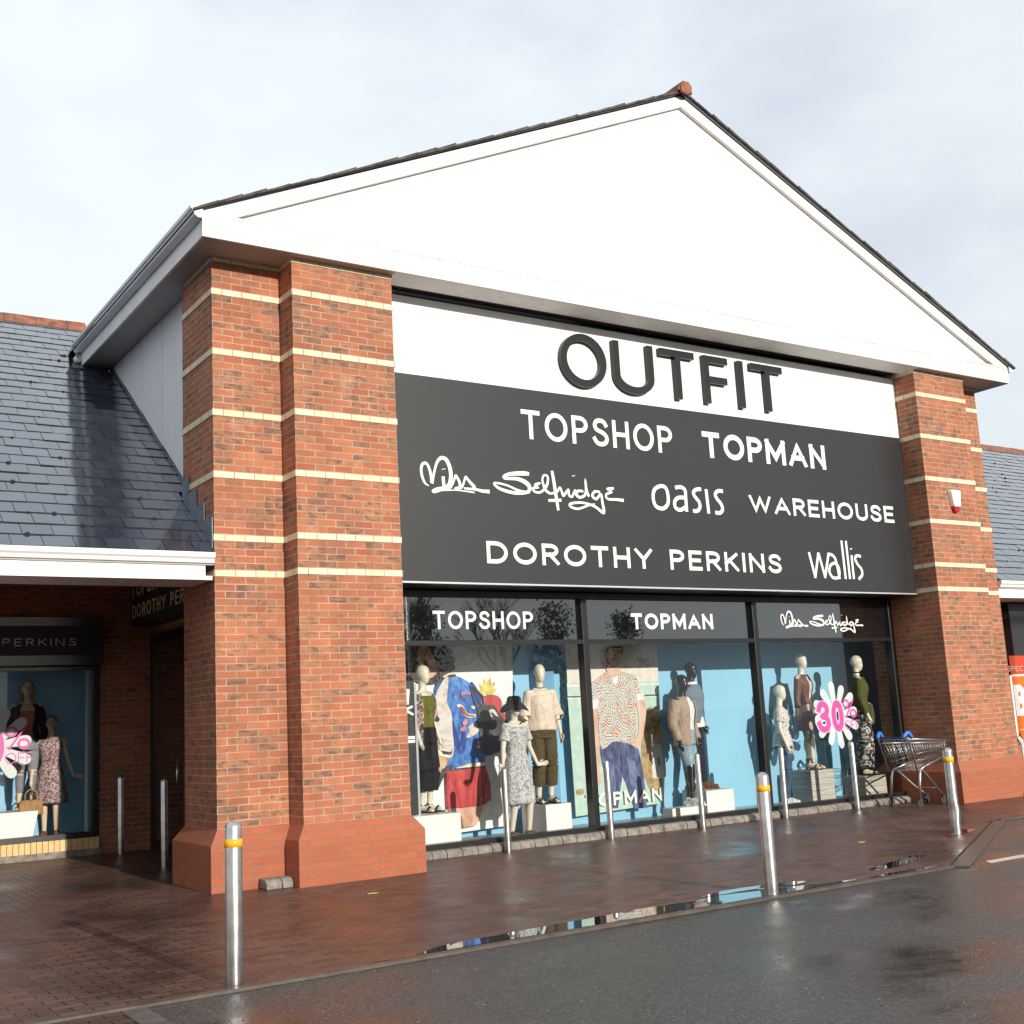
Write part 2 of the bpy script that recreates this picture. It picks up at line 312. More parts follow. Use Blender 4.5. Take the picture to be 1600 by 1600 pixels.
# ------------------------------------------------------------------ mesh helpers
COL = sc.collection
class MB:
    def __init__(s): s.v = []; s.f = []; s.m = []; s.cur = 0; s.sm = []; s.smooth = False
    def add(s, vs, fs):
        o = len(s.v); s.v += [tuple(p) for p in vs]
        for f in fs: s.f.append([o+i for i in f]); s.m.append(s.cur); s.sm.append(s.smooth)
    def box(s, x0, x1, y0, y1, z0, z1):
        if x1 < x0: x0, x1 = x1, x0
        vs = [(x0,y0,z0),(x1,y0,z0),(x1,y1,z0),(x0,y1,z0),(x0,y0,z1),(x1,y0,z1),(x1,y1,z1),(x0,y1,z1)]
        s.add(vs, [(0,3,2,1),(4,5,6,7),(0,1,5,4),(1,2,6,5),(2,3,7,6),(3,0,4,7)])
    def prism(s, pts, fn0, fn1):
        """polygon pts (2D) mapped by fn0 / fn1 into two caps and joined"""
        n = len(pts)
        a = [fn0(*p) for p in pts]; c = [fn1(*p) for p in pts]
        s.add(a+c, [tuple(range(n-1,-1,-1)), tuple(range(n,2*n))]+[(i,(i+1)%n,n+(i+1)%n,n+i) for i in range(n)])
    def rings(s, rs, cap=True, closed=True):
        n = len(rs[0]); vs = [p for r in rs for p in r]; fs = []
        for k in range(len(rs)-1):
            for i in range(n if closed else n-1):
                j = (i+1) % n
                fs.append((k*n+i, k*n+j, (k+1)*n+j, (k+1)*n+i))
        if cap: fs += [tuple(range(n-1,-1,-1)), tuple(range((len(rs)-1)*n, len(rs)*n))]
        s.add(vs, fs)
    def tube(s, pts, r, n=8, cap=True):
        pts = [Vector(p) for p in pts]; rs = []
        up_ = Vector((0,0,1))
        for i, p in enumerate(pts):
            d = (pts[min(i+1,len(pts)-1)]-pts[max(i-1,0)]).normalized()
            a = d.cross(up_)
            if a.length < .05: a = d.cross(Vector((1,0,0)))
            a.normalize(); c = a.cross(d)
            rr = r[i] if isinstance(r, (list,tuple)) else r
            rs.append([p+(a*cos(2*pi*k/n)+c*sin(2*pi*k/n))*rr for k in range(n)])
        old = s.smooth; s.smooth = True; s.rings(rs, cap); s.smooth = old
    def lathe(s, prof, n=24, c=(0,0,0), sx=1, sy=1):
        rs = [[(c[0]+r*sx*cos(2*pi*k/n), c[1]+r*sy*sin(2*pi*k/n), c[2]+z) for k in range(n)] for r, z in prof]
        old = s.smooth; s.smooth = True; s.rings(rs, True); s.smooth = old
    def ell(s, c, r, n=14, k=9):
        rs = []
        for i in range(k+1):
            t_ = pi*(i+.02 if i == 0 else i-.02 if i == k else i)/k
            rs.append([(c[0]+r[0]*sin(t_)*cos(2*pi*q/n), c[1]+r[1]*sin(t_)*sin(2*pi*q/n), c[2]-r[2]*cos(t_)) for q in range(n)])
        old = s.smooth; s.smooth = True; s.rings(rs, True); s.smooth = old
    def cap(s, p0, p1, r0, r1, n=12):
        p0 = Vector(p0); p1 = Vector(p1); d = (p1-p0).normalized()
        pts = []; rr = []
        for i in range(5):
            a = pi/2*(1-i/4); pts.append(p0-d*r0*sin(a)*.999); rr.append(max(r0*cos(a), r0*.03))
        for i in range(5):
            a = pi/2*i/4; pts.append(p1+d*r1*sin(a)*.999); rr.append(max(r1*cos(a), r1*.03))
        a = d.orthogonal().normalized(); c = d.cross(a)
        rs = [[p+(a*cos(2*pi*k/n)+c*sin(2*pi*k/n))*q for k in range(n)] for p, q in zip(pts, rr)]
        s.rings(rs, True)
    def build(s, name, mats, parent=None, bevel=0):
        me = bpy.data.meshes.new(name); me.from_pydata(s.v, [], s.f)
        if not isinstance(mats, (list,tuple)): mats = [mats]
        for q in mats: me.materials.append(q)
        me.polygons.foreach_set('material_index', s.m); me.polygons.foreach_set('use_smooth', s.sm)
        bm = bmesh.new(); bm.from_mesh(me); bmesh.ops.recalc_face_normals(bm, faces=bm.faces)
        bm.to_mesh(me); bm.free(); me.update()
        o = bpy.data.objects.new(name, me); COL.objects.link(o)
        if parent: o.parent = parent
        if bevel:
            md = o.modifiers.new('bevel', 'BEVEL'); md.width = bevel; md.segments = 2; md.limit_method = 'ANGLE'; md.angle_limit = radians(40)
        return o
def tag(o, label=None, cat=None, group=None, kind=None):
    for k, v in (('label', label), ('category', cat), ('group', group), ('kind', kind)):
        if v: o[k] = v
    return o
def empty(name, loc=(0,0,0), rz=0, label=None, cat=None, group=None):
    o = bpy.data.objects.new(name, None); COL.objects.link(o); o.location = loc; o.rotation_euler = (0,0,rz); o.empty_display_size = .2
    return tag(o, label, cat, group)
def copy_tree(o, parent=None):
    c = o.copy(); COL.objects.link(c)
    if parent: c.parent = parent
    for ch in list(o.children): copy_tree(ch, c)
    return c
def box(name, mat, b, parent=None, bevel=0):
    mb = MB(); mb.box(*b); return mb.build(name, mat, parent, bevel)

# ------------------------------------------------------------------ stroke lettering
def arc(cx, cy, rx, ry, a0, a1, n=14):
    return [(cx+rx*cos(radians(a0+(a1-a0)*i/n)), cy+ry*sin(radians(a0+(a1-a0)*i/n))) for i in range(n+1)]
def cat(pts, n=6, closed=False):
    out = []; N_ = len(pts)
    rng = range(N_ if closed else N_-1)
    for i in rng:
        if closed: p0, p1, p2, p3 = pts[(i-1)%N_], pts[i], pts[(i+1)%N_], pts[(i+2)%N_]
        else: p0, p1, p2, p3 = pts[max(i-1,0)], pts[i], pts[i+1], pts[min(i+2,N_-1)]
        for k in range(n):
            t_ = k/n
            out.append(tuple(.5*((2*p1[j])+(-p0[j]+p2[j])*t_+(2*p0[j]-5*p1[j]+4*p2[j]-p3[j])*t_*t_+(-p0[j]+3*p1[j]-3*p2[j]+p3[j])*t_**3) for j in range(len(p1))))
    if not closed: out.append(tuple(pts[-1]))
    return out
S_ = cat([(.53,.83),(.44,.96),(.28,1.0),(.12,.95),(.04,.79),(.1,.62),(.28,.53),(.46,.43),(.55,.24),(.46,.06),(.28,0),(.1,.05),(.0,.2)])
GL = {
 'T': (.62, [[(0,1),(.62,1)], [(.31,1),(.31,0)]]),
 'O': (.80, [('c', arc(.40,.5,.40,.5,90,450,32)[:-1])]),
 'P': (.54, [[(0,0),(0,1),(.27,1)]+arc(.27,.74,.27,.26,90,-90)[1:]+[(0,.48)]]),
 'S': (.55, [S_]),
 'H': (.60, [[(0,0),(0,1)], [(.60,0),(.60,1)], [(0,.5),(.60,.5)]]),
 'M': (.80, [[(0,0),(0,1)], [(0,1),(.4,.22),(.8,1)], [(.8,1),(.8,0)]]),
 'A': (.74, [[(0,0),(.37,1),(.74,0)], [(.13,.32),(.61,.32)]]),
 'N': (.64, [[(0,0),(0,1)], [(0,1),(.64,0)], [(.64,0),(.64,1)]]),
 'W': (1.06, [[(0,1),(.27,0),(.53,.92),(.79,0),(1.06,1)]]),
 'R': (.56, [[(0,0),(0,1),(.28,1)]+arc(.28,.745,.26,.255,90,-90)[1:]+[(0,.49)], [(.26,.49),(.56,0)]]),
 'E': (.50, [[(.5,1),(0,1),(0,0),(.5,0)], [(.07,.51),(.44,.51)]]),
 'F': (.46, [[(.46,1),(0,1),(0,0)], [(.07,.5),(.42,.5)]]),
 'U': (.60, [[(0,1),(0,.32)]+arc(.3,.32,.3,.32,180,360,16)+[(.6,1)]]),
 'D': (.68, [('c', [(0,0),(0,1),(.28,1)]+arc(.28,.5,.40,.5,90,-90)[1:])]),
 'Y': (.66, [[(0,1),(.33,.45),(.66,1)], [(.33,.45),(.33,0)]]),
 'K': (.56, [[(0,0),(0,1)], [(.54,1),(0,.40)], [(.18,.60),(.57,0)]]),
 'I': (.0, [[(0,0),(0,1)]]),
 'B': (.52, [[(0,0),(0,1),(.26,1)]+arc(.26,.755,.24,.245,90,-90)[1:]+[(0,.51)], [(.26,.51)]+arc(.26,.255,.27,.255,90,-90)[1:]+[(0,0)]]),
 'C': (.66, [arc(.38,.5,.38,.5,48,312,20)]),
 '3': (.56, [cat([(.04,.80),(.12,.95),(.28,1),(.46,.93),(.52,.76),(.44,.58),(.24,.52),(.46,.45),(.56,.26),(.48,.06),(.28,0),(.1,.05),(.0,.22)])]),
 '0': (.56, [('c', arc(.28,.5,.28,.5,90,450,28)[:-1])]),
 '%': (.62, [('c', arc(.14,.78,.14,.2,0,360,16)[:-1]), ('c', arc(.48,.22,.14,.2,0,360,16)[:-1]), [(.52,1),(.1,0)]]),
 '=': (.5, [[(0,.66),(.5,.66)], [(0,.34),(.5,.34)]]),
}
def outline(pts, wd, closed=False, ext=0.0):
    """left / right offsets of a polyline; wd = width or list"""
    P = [Vector((p[0], p[1])) for p in pts]; n = len(P)
    if not closed and ext:
        P[0] = P[0]+(P[0]-P[1]).normalized()*ext; P[-1] = P[-1]+(P[-1]-P[-2]).normalized()*ext
    Lf, Rt = [], []
    for i in range(n):
        if closed: a, c = P[i-1], P[(i+1) % n]
        else: a, c = P[max(i-1,0)], P[min(i+1,n-1)]
        d1 = (P[i]-a); d2 = (c-P[i])
        if d1.length < 1e-9: d1 = d2
        if d2.length < 1e-9: d2 = d1
        d1 = d1.normalized(); d2 = d2.normalized()
        n1 = Vector((-d1.y, d1.x)); n2 = Vector((-d2.y, d2.x)); mm = (n1+n2)
        if mm.length < 1e-3: mm = n1
        mm.normalize(); k = 1/max(mm.dot(n1), .42)
        w_ = (wd[i] if isinstance(wd, (list,tuple)) else wd)/2
        Lf.append(P[i]+mm*w_*k); Rt.append(P[i]-mm*w_*k)
    return Lf, Rt
RIB = [0]
def ribbon(mb, pts, wd, fmap, th, closed=False, ext=0.0, clampz=None, flat=False):
    """strokes as solid ribbons; fmap(x, z, d) -> 3D with d measured off the surface"""
    Lf, Rt = outline(pts, wd, closed, ext)
    if clampz:
        for q in Lf+Rt: q.y = min(max(q.y, clampz[0]), clampz[1])
    n = len(Lf); vs = []; RIB[0] = (RIB[0]+1) % 7
    for i, (a, c) in enumerate(zip(Lf, Rt)):
        t_ = th if flat else th*(1+.09*RIB[0])+(0 if closed else th*.06*i/max(1,n-1)+.00004*i)
        vs += [fmap(a.x,a.y,t_), fmap(c.x,c.y,t_), fmap(a.x,a.y,-.0005), fmap(c.x,c.y,-.0005)]
    fs = []
    for i in range(n if closed else n-1):
        p = 4*i; q = 4*((i+1) % n)
        fs += [(p,q,q+1,p+1), (p+2,p+3,q+3,q+2), (p,p+2,q+2,q), (p+1,q+1,q+3,p+3)]
    if not closed: fs += [(0,1,3,2), (4*n-4,4*n-2,4*n-1,4*n-3)]
    mb.add(vs, fs)
def word(mb, text, x0, x1, z0, z1, wt, fmap, th, gap=.22, space=.45, only=None):
    """text fitted between x0..x1 and z0..z1 with stroke weight wt (in cap heights)"""
    H = z1-z0; t_ = wt*H
    tot = 0; pos = []
    for i, ch in enumerate(text):
        if ch == ' ': tot += space+gap*2; continue
        if i and text[i-1] != ' ': tot += gap
        pos.append((ch, tot)); tot += GL[ch][0]+wt
    tot = max(tot, 1e-6); sx = (x1-x0)/(tot*H)
    for k, (ch, ox) in enumerate(pos):
        if only is not None and k != only: continue
        for st in GL[ch][1]:
            closed = st[0] == 'c'; pp = st[1] if closed else st
            pts = [(x0+sx*(H*(ox+px)+t_/2), z0+t_/2+pz*(H-t_)) for px, pz in pp]
            ribbon(mb, pts, t_, fmap, th, closed, 0 if closed else t_/2, (z0, z1))
def facing(y):                # lettering on a plane facing -Y
    return lambda x, z, d: (x, y-d, z)
def facing_left(x0):          # lettering on a plane facing -X, reading towards -Y
    return lambda s_, z, d: (x0-d, -s_, z)

# ================================================================== SETTING
def sheet(name, poly, z, mat, thick=.12):
    mb = MB(); mb.prism(poly, lambda x, y: (x, y, z-thick), lambda x, y: (x, y, z)); o = mb.build(name, mat); o['kind'] = 'structure'; return o
sheet('road', [(-900,-900),(900,-900),(900,900),(-900,900)], -.016, M['asphalt'], .3)
DK0, DK1 = (4.73,-4.0), (8.50,-1.86)
sheet('pavement', [(-60,-4.0),DK0,DK1,(80,-1.86),(80,14),(-60,14)], 0, M['paving'], .012)
mbk = MB()
def strip(mb, a, b, w_, z0, z1):
    a = Vector(a); b = Vector(b); d = (b-a).normalized(); nn = Vector((d.y,-d.x))*w_
    mb.prism([a,b,b+nn,a+nn], lambda x, y: (x,y,z0), lambda x, y: (x,y,z1))
strip(mbk, (-60,-4.0), (4.73,-4.0), .075, -.014, .006)
strip(mbk, (4.78,-4.03), (8.52,-1.90), .13, -.0135, .003)
strip(mbk, (8.62,-1.86), (80,-1.86), .075, -.014, .006)
mbk.build('kerb', M['kerb'])['kind'] = 'structure'
sheet('crossing_paving', [(-60,-14),(-2.99,-14),(-2.99,-4.085),(-60,-4.085)], -.006, M['paving_dark'], .009)
sheet('crossing_edge_strip', [(-2.985,-14),(-2.84,-14),(-2.84,-4.085),(-2.985,-4.085)], -.004, M['concrete_strip'], .011)
sheet('bay_line', [(5.22,-4.10),(30,-4.10),(30,-4.0),(5.30,-4.0)], -.012, M['roadpaint'], .003)
def puddle(cx, cy, pts):
    pts2 = cat([(x, y) for x, y in pts], 6, True)
    pts2 = [(x+.02*mnoise.noise(Vector((x*9,y*9,1))), y+.022*mnoise.noise(Vector((x*7,y*7,5)))) for x, y in pts2]
    mb = MB(); mb.prism(pts2, lambda x, y: (x,y,.001), lambda x, y: (x,y,.0055)); o = mb.build('puddle_water', M['water']); o['kind'] = 'structure'
puddle(0,0,[(-1.25,-3.97),(-.9,-3.93),(-.6,-3.80),(-.2,-3.78),(.3,-3.74),(.8,-3.72),(1.3,-3.68),(1.8,-3.72),(2.1,-3.66),(2.4,-3.72),(2.8,-3.78),(3.2,-3.88),(3.5,-3.95),(2.4,-3.985),(1,-3.985),(0,-3.985)])
puddle(0,0,[(2.0,-3.62),(2.25,-3.52),(2.6,-3.5),(2.9,-3.56),(3.2,-3.66),(3.0,-3.72),(2.6,-3.66),(2.3,-3.64)])
puddle(0,0,[(4.1,-3.62),(4.4,-3.50),(4.75,-3.40),(5.1,-3.30),(5.3,-3.34),(5.0,-3.50),(4.6,-3.62),(4.3,-3.70)])
puddle(0,0,[(6.75,-2.55),(7.0,-2.50),(7.35,-2.42),(7.55,-2.28),(7.4,-2.22),(7.1,-2.32),(6.85,-2.42)])
puddle(0,0,[(3.7,-3.95),(4.1,-3.9),(4.5,-3.90),(4.7,-3.94),(4.4,-3.985),(4.0,-3.985)])

# ================================================================== MAIN BUILDING
PC = .105; W0 = 1.2375; W1 = 10.535; PX0 = -.7875; PR = .3375
bld = empty('retail_building', (5.87,.5,0), 0, 'large brick shop with white gable and banded corner piers behind the bollards', 'shop building')
def bpart(mb, name, mat, bevel=0, parent=None):
    o = mb.build(name, mat, parent or bld, bevel)
    if parent is None or parent is bld: o.location = (-5.87,-.5,0)
    return o
def bbox(name, mat, b, bevel=0, parent=None):
    mb = MB(); mb.box(*b); return bpart(mb, name, mat, bevel, parent)
def pier(poly, out):
    """brick pier: outline offset outwards for the plinth, bands 10 mm proud"""
    prof = [(0,PC),(.45,PC),(.6,0)]
    for k in BANDS[:-1]:
        z = k*.075; prof += [(z,0),(z,.008),(z+.075,.008),(z+.075,0)]
    prof += [(6.6,0),(6.6,.008),(6.66,.008)]
    n = len(poly); P = [Vector(p) for p in poly]
    def off(d):
        res = []
        for i in range(n):
            e1 = (P[i]-P[i-1]).normalized(); e2 = (P[(i+1)%n]-P[i]).normalized()
            n1 = Vector((e1.y,-e1.x)); n2 = Vector((e2.y,-e2.x))
            res.append(P[i]+(n1+n2)*d if abs(n1.dot(n2)) < .5 else P[i]+n1*d)
        return res
    mb = MB(); mb.rings([[(p.x,p.y,z) for p in off(d)] for z, d in prof], True)
    return bpart(mb, 'brick_pier', M['brick'])
pier([(PX0,1.32),(PX0,PR),(0,PR),(0,0),(W0,0),(W0,.93),(W0,1.32)], 1)
pr2 = W1+W0
pier([(W1,1.32),(W1,0),(pr2,0),(pr2,PR),(pr2+.7875,PR),(pr2+.7875,1.32)], 1)
XR = pr2+.7875                                   # 12.56
FX0, FX1, FY = -1.06, 12.83, -.15
# header wall behind the sign and the dark slot over it
bbox('header_wall', M['signblack'], (W0+.003,W1-.003,.47,1.3,3.14,6.655))
# fascia and gable
bbox('fascia_board', M['fascia'], (FX0,FX1,FY,FY+.03,6.65,6.925), .004)
bbox('fascia_lip', M['fascia'], (FX0+.1,FX1-.1,FY-.006,FY-.001,6.895,6.922))
AP = 5.885
def zr(x):                                        # rake board top
    return 10.035-abs(x-AP)*(10.035-6.93)/(AP-FX0)
mb = MB(); mb.prism([(FX0+.2,6.926),(FX1-.2,6.926),(FX1-.2,zr(FX1-.2)-.05),(AP,9.95),(FX0+.2,zr(FX0+.2)-.05)], lambda x, z: (x,-.09,z), lambda x, z: (x,.1,z))
bpart(mb, 'gable_panel', M['white'])
for sgn, xe in ((-1, FX0), (1, FX1)):
    mb = MB()
    xi = AP
    mb.prism([(xe,6.927),(xi,10.035),(xi,9.868),(xe-sgn*.38*1,6.927)], lambda x, z: (x,FY,z), lambda x, z: (x,-.092,z)); bpart(mb, 'rake_board', M['white'], .003)
# roof slopes (slates) with verge
RT = .05
for sgn in (-1, 1):
    xe = AP+sgn*(AP+1.17); ze = 10.035-abs(xe-AP)*.447
    mb = MB()
    mb.prism([(xe,ze+.012),(AP,10.047),(AP,10.047+RT),(xe,ze+.012+RT*.7)], lambda x, z: (x,-.19,z), lambda x, z: (x,16,z)); bpart(mb, 'roof_slope', M['slate'])
    mb = MB()                                     # broken slate/mortar edge along the verge
    nst = 26
    for i in range(nst):
        a = i/nst; c = (i+1)/nst
        xa, xb = xe+(AP-xe)*a, xe+(AP-xe)*c; za, zb = ze+(10.047-ze)*a, ze+(10.047-ze)*c
        j = random.uniform(-.008,.012); k = random.uniform(0,.012)
        mb.prism([(xa,za+.016),(xb-sgn*-.004,zb+.016),(xb-sgn*-.004,zb+RT*.8+j+.012),(xa,za+RT*.8+j)], lambda x, z: (x,-.215-k,z), lambda x, z: (x,-.192,z))
    bpart(mb, 'verge_edge', M['verge'])
mb = MB()                                          # terracotta ridge with hexagonal end
hexo = [(-.13,-.08),(-.11,.01),(-.05,.07),(.05,.07),(.11,.01),(.13,-.08),(.05,-.03),(-.05,-.03)]
for k in range(34):
    y0 = -.26+k*.46; dz = random.uniform(0,.01)
    mb.prism(hexo, lambda x, z: (AP+x,y0,10.115+z+dz), lambda x, z: (AP+x,y0+.452,10.115+z+dz))
mb.prism([(-.09,-.09),(-.105,.01),(-.05,.072),(.05,.072),(.105,.01),(.08,-.09),(0,-.11)], lambda x, z: (AP+x,-.285,10.115+z), lambda x, z: (AP+x,-.25,10.115+z))
bpart(mb, 'ridge_tiles', M['terracotta'])
# soffits
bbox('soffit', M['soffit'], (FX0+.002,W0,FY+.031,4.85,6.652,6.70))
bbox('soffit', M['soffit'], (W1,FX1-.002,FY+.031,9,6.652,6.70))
bbox('soffit', M['white_dirty'], (W0+.003,W1-.003,FY+.031,.255,6.653,6.70))
M['slot'] = simple('slot_grey', (.13, .125, .12), .8)
bbox('slot_board', M['slot'], (W0+.003,W1-.003,.255,.47,6.69,6.71))
# side fascias, gutters
def gutter_profile(dirx):
    return [(0,.0),(dirx*.05,-.005),(dirx*.085,.02),(dirx*.095,.06),(dirx*.125,.085),(dirx*.13,.12),(dirx*.115,.12),(dirx*.11,.095),(dirx*.08,.07),(dirx*.07,.03),(dirx*.045,.012),(0,.012)]
for dx, xx, y1 in ((-1, FX0, 5.0), (1, FX1, 9)):
    bbox('side_fascia', M['white_dirty'], (xx-.03*dx if dx < 0 else xx-.03, xx if dx > 0 else xx, FY+.032, y1, 6.651, 6.93) if dx > 0 else (xx, xx+.03, FY+.032, y1, 6.651, 6.93))
    mb = MB(); mb.prism(gutter_profile(dx), lambda x, z: (xx+x,FY-.02,6.845+z), lambda x, z: (xx+x,y1-.12,6.845+z))
    mb.prism([(0,-.004),(dx*.05,-.009),(dx*.09,.018),(dx*.10,.06),(dx*.13,.085),(dx*.134,.124),(0,.124)], lambda x, z: (xx+x,FY-.028,6.845+z), lambda x, z: (xx+x,FY-.016,6.845+z))
    bpart(mb, 'gutter', M['white_dirty'], .003)
mb = MB(); mb.tube([(FX0-.06,4.80,6.85),(FX0-.06,4.84,6.76),(FX0-.06,4.78,6.70)], .045, 12); bpart(mb, 'gutter_outlet', M['white'])
# side cheek cladding above the low roof
ROOFS = .73
def rz_(y): return 3.42+ROOFS*(y-.33)
ys = [1.30,1.62,2.45,3.30,4.15,4.80]
for a, c in zip(ys[:-1], ys[1:]):
    mb = MB(); mb.prism([(a+.007,rz_(a)+.06),(c-.007,rz_(c)+.06),(c-.007,6.65),(a+.007,6.65)], lambda y, z: (-.66,y,z), lambda y, z: (-.60,y,z)); bpart(mb, 'cladding_panel', M['cheek'])
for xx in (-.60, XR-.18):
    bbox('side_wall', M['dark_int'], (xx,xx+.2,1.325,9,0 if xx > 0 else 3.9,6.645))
# shopfront ------------------------------------------------------------
YG = .95; ZT0, ZT1, ZB = 2.46, 2.52, .17
MUL = [4.42, 7.515]
fr = MB()
fr.box(W0+.002,W0+.16,YG-.06,YG+.08,.06,3.12); fr.box(W1-.085,W1-.002,YG-.06,YG+.08,.06,3.12)
fr.box(W0+.16,W1-.085,YG-.05,YG+.08,3.05,3.125)
for x in MUL: fr.box(x-.045,x+.045,YG-.058,YG+.08,.125,3.05)
seg = [W0+.16]+[q for x in MUL for q in (x-.045,x+.045)]+[W1-.085]
for a, c in zip(seg[::2], seg[1::2]):
    fr.box(a,c,YG-.05,YG+.08,ZT0,ZT1); fr.box(a,c,YG-.052,YG+.08,.09,.155)
shopfront = bpart(fr, 'shopfront_frame', M['frame'], .004)
def sub(mb, name, mat):                            # sub-part of the shopfront frame
    o = mb.build(name, mat, shopfront); return o
for a, c in zip(seg[::2], seg[1::2]):
    mb = MB(); mb.box(a,c,YG+.01,YG+.022,ZT1,3.05); sub(mb, 'transom_panel', M['spandrel'])
    mb = MB(); mb.add([(a,YG+.01,.155),(c,YG+.01,.155),(c,YG+.01,ZT0),(a,YG+.01,ZT0)], [(0,1,2,3)]); sub(mb, 'window_pane', M['glass'])
# stone upstand under the windows: individual rounded setts
mb = MB(); x = W0+.115
while x < W1-.12:
    wd = random.uniform(.19,.215); x2 = min(x+wd, W1-.11); h = .095+random.uniform(-.006,.004); y0 = YG-.15+random.uniform(-.006,.006)
    pr_ = [(y0,.0),(y0,h*.55),(y0+.03,h*.92),(y0+.07,h),(YG+.09,h),(YG+.09,0)]
    mb.prism(pr_, lambda y, z: (x+.004,y,z), lambda y, z: (x2-.004,y,z)); x = x2
bpart(mb, 'stone_upstand', M['stone'], .006)
# display room
YB = 2.1; DX0, DX1 = .4, 11.75
bbox('display_floor', M['display_floor'], (DX0,DX1,YG+.081,YB,.0,.07))
bbox('display_backdrop', M['blue'], (DX0,DX1,YB,YB+.08,0,3.2))
bbox('display_ceiling', M['block_white'], (DX0,DX1,YG+.085,YB,2.62,2.68))
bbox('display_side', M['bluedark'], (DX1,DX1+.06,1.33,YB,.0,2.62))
bbox('display_side', M['blue'], (DX0-.06,DX0,1.33,YB,.0,2.62))
# darker blue strip added as painted shade on the backdrop beside the big poster
bbox('backdrop_shade_strip', M['bluedark'], (4.34,4.66,1.98,2.098,.09,2.61))
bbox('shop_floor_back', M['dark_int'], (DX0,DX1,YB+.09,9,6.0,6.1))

# ================================================================== LOW WING, left
def wing(name, X0, X1, label, label2, xcut=None):
    root = empty(name, ((X0+X1)/2, 3, 0), 0, label, 'shop building')
    def P_(mb, nm, mat, bevel=0):
        o = mb.build(nm, mat, root, bevel); o.location = (-(X0+X1)/2,-3,0); return o
    left = X1 < 2
    # slates one by one
    cw, ch = .298, .243; ry0 = .288
    sl = sqrt(1+ROOFS**2); mb = MB()
    nrow = int((6.18-ry0)*sl/ch)+1
    for r in range(nrow):
        y0 = ry0+r*ch/sl; y1 = y0+ch*1.25/sl
        if y1 > 6.25: y1 = 6.25
        off = (r % 2)*cw/2+(r*.037 % .02)
        n = int((X1-X0)/cw)+2
        for i in range(n):
            if left: xb = X1+.1-i*cw-off+cw*.5; xa = xb-cw+.006
            else: xa = X0-.1+i*cw+off-cw*.5; xb = xa+cw-.006
            lim0, lim1 = X0, X1
            ym = y0
            if left: lim1 = -.80 if ym < 1.30 else -.665
            else: lim0 = XR+.005
            xa = max(xa, lim0); xb = min(xb, lim1)
            if xb-xa < .02: continue
            t1 = random.uniform(-.0025,.0025); t2 = random.uniform(-.0025,.0025); l = .014
            za, zb = rz_(y0)+l, rz_(y1)+.002
            dy = random.uniform(-.004,.004)
            mb.cur = 0; mb.add([(xa,y0+dy,za+t1),(xb,y0+dy,za+t2),(xb,y1,zb+t2),(xa,y1,zb+t1)], [(0,1,2,3)])
            mb.cur = 1; mb.add([(xa,y0+dy,za+t1-.0005),(xb,y0+dy,za+t2-.0005),(xb,y0+dy+.002,za+t2-.011),(xa,y0+dy+.002,za+t1-.011)], [(0,1,2,3)])
    P_(mb, 'slate_roof', [M['slate'], M['slate_edge']])
    xe0, xe1 = X0, (-.80 if left else X1)
    xs = xe0 if left else XR+.005
    mb = MB(); mb.prism([(.30,rz_(.30)-.03),(6.22,rz_(6.22)-.03),(12.1,rz_(.33)),(12.1,rz_(.33)-.1),(6.22,rz_(6.22)-.2),(.30,rz_(.30)-.12)], lambda y, z: (xs,y,z), lambda y, z: ((xe1 if left else X1),y,z)); P_(mb, 'roof_deck', M['dark_int'])
    mb = MB()                                     # ridge tiles
    x = X0 if left else XR
    lim = -.67 if left else X1
    while x < lim:
        x2 = min(x+.45, lim); d = random.uniform(-.006,.006)
        mb.prism([(6.05,rz_(6.05)-.01),(6.06,rz_(6.05)+.05),(6.17,rz_(6.17)+.085),(6.25,rz_(6.17)+.085),(6.36,rz_(6.05)+.03),(6.37,rz_(6.05)-.02)], lambda y, z: (x,y,z+d), lambda y, z: (x2-.006,y,z+d)); x = x2
    P_(mb, 'ridge_tiles', M['terracotta'])
    mb = MB()                                     # moss tufts on slate edges
    for k in range(46 if left else 80):
        x = random.uniform(X0 if not left else -3.4, -1.0 if left else 24); r = random.randint(1, nrow-6); y = ry0+r*ch/sl
        if not left: x = random.uniform(XR+.2, 22)
        s = random.uniform(.012,.032)
        mb.ell((x,y,rz_(y)+.012), (s,s*.7,s*.7), 7, 5)
    o = P_(mb, 'moss', M['moss']); o['kind'] = 'stuff'
    # eaves
    xa = X0 if left else XR+.004; xb = -.805 if left else X1
    mb = MB(); mb.prism([(0,.0),(-.02,-.004),(-.045,.02),(-.055,.055),(-.075,.075),(-.08,.125),(-.068,.125),(-.064,.085),(-.045,.062),(-.036,.03),(0,.012)], lambda y, z: (xa,.34+y,3.268+z), lambda y, z: (xb,.34+y,3.268+z)); 
    xc = xb if left else xa
    mb.prism([(0,.0),(-.02,-.004),(-.045,.02),(-.055,.055),(-.075,.075),(-.08,.125),(0,.125)], lambda y, z: (xc-.006,.34+y,3.268+z), lambda y, z: (xc+.004,.34+y,3.268+z))
    P_(mb, 'gutter', M['white'], .002)
    xa2 = X0 if left else XR+.004; xb2 = -.885 if left else X1
    mb = MB(); mb.box(xa2,xb2,.34,.37,3.115,3.30); P_(mb, 'fascia_board', M['white'])
    mb = MB(); mb.box(xa2,-.80 if left else X1,.371,1.0,3.118,3.16); P_(mb, 'soffit', M['white_dirty'])
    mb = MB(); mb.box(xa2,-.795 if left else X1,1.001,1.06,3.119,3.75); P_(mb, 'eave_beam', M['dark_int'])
    return root, P_
lw, LP = wing('low_shop_wing', -14, -.66, 'low slate roofed shop wing with recessed entrance left of the tall gable', '')
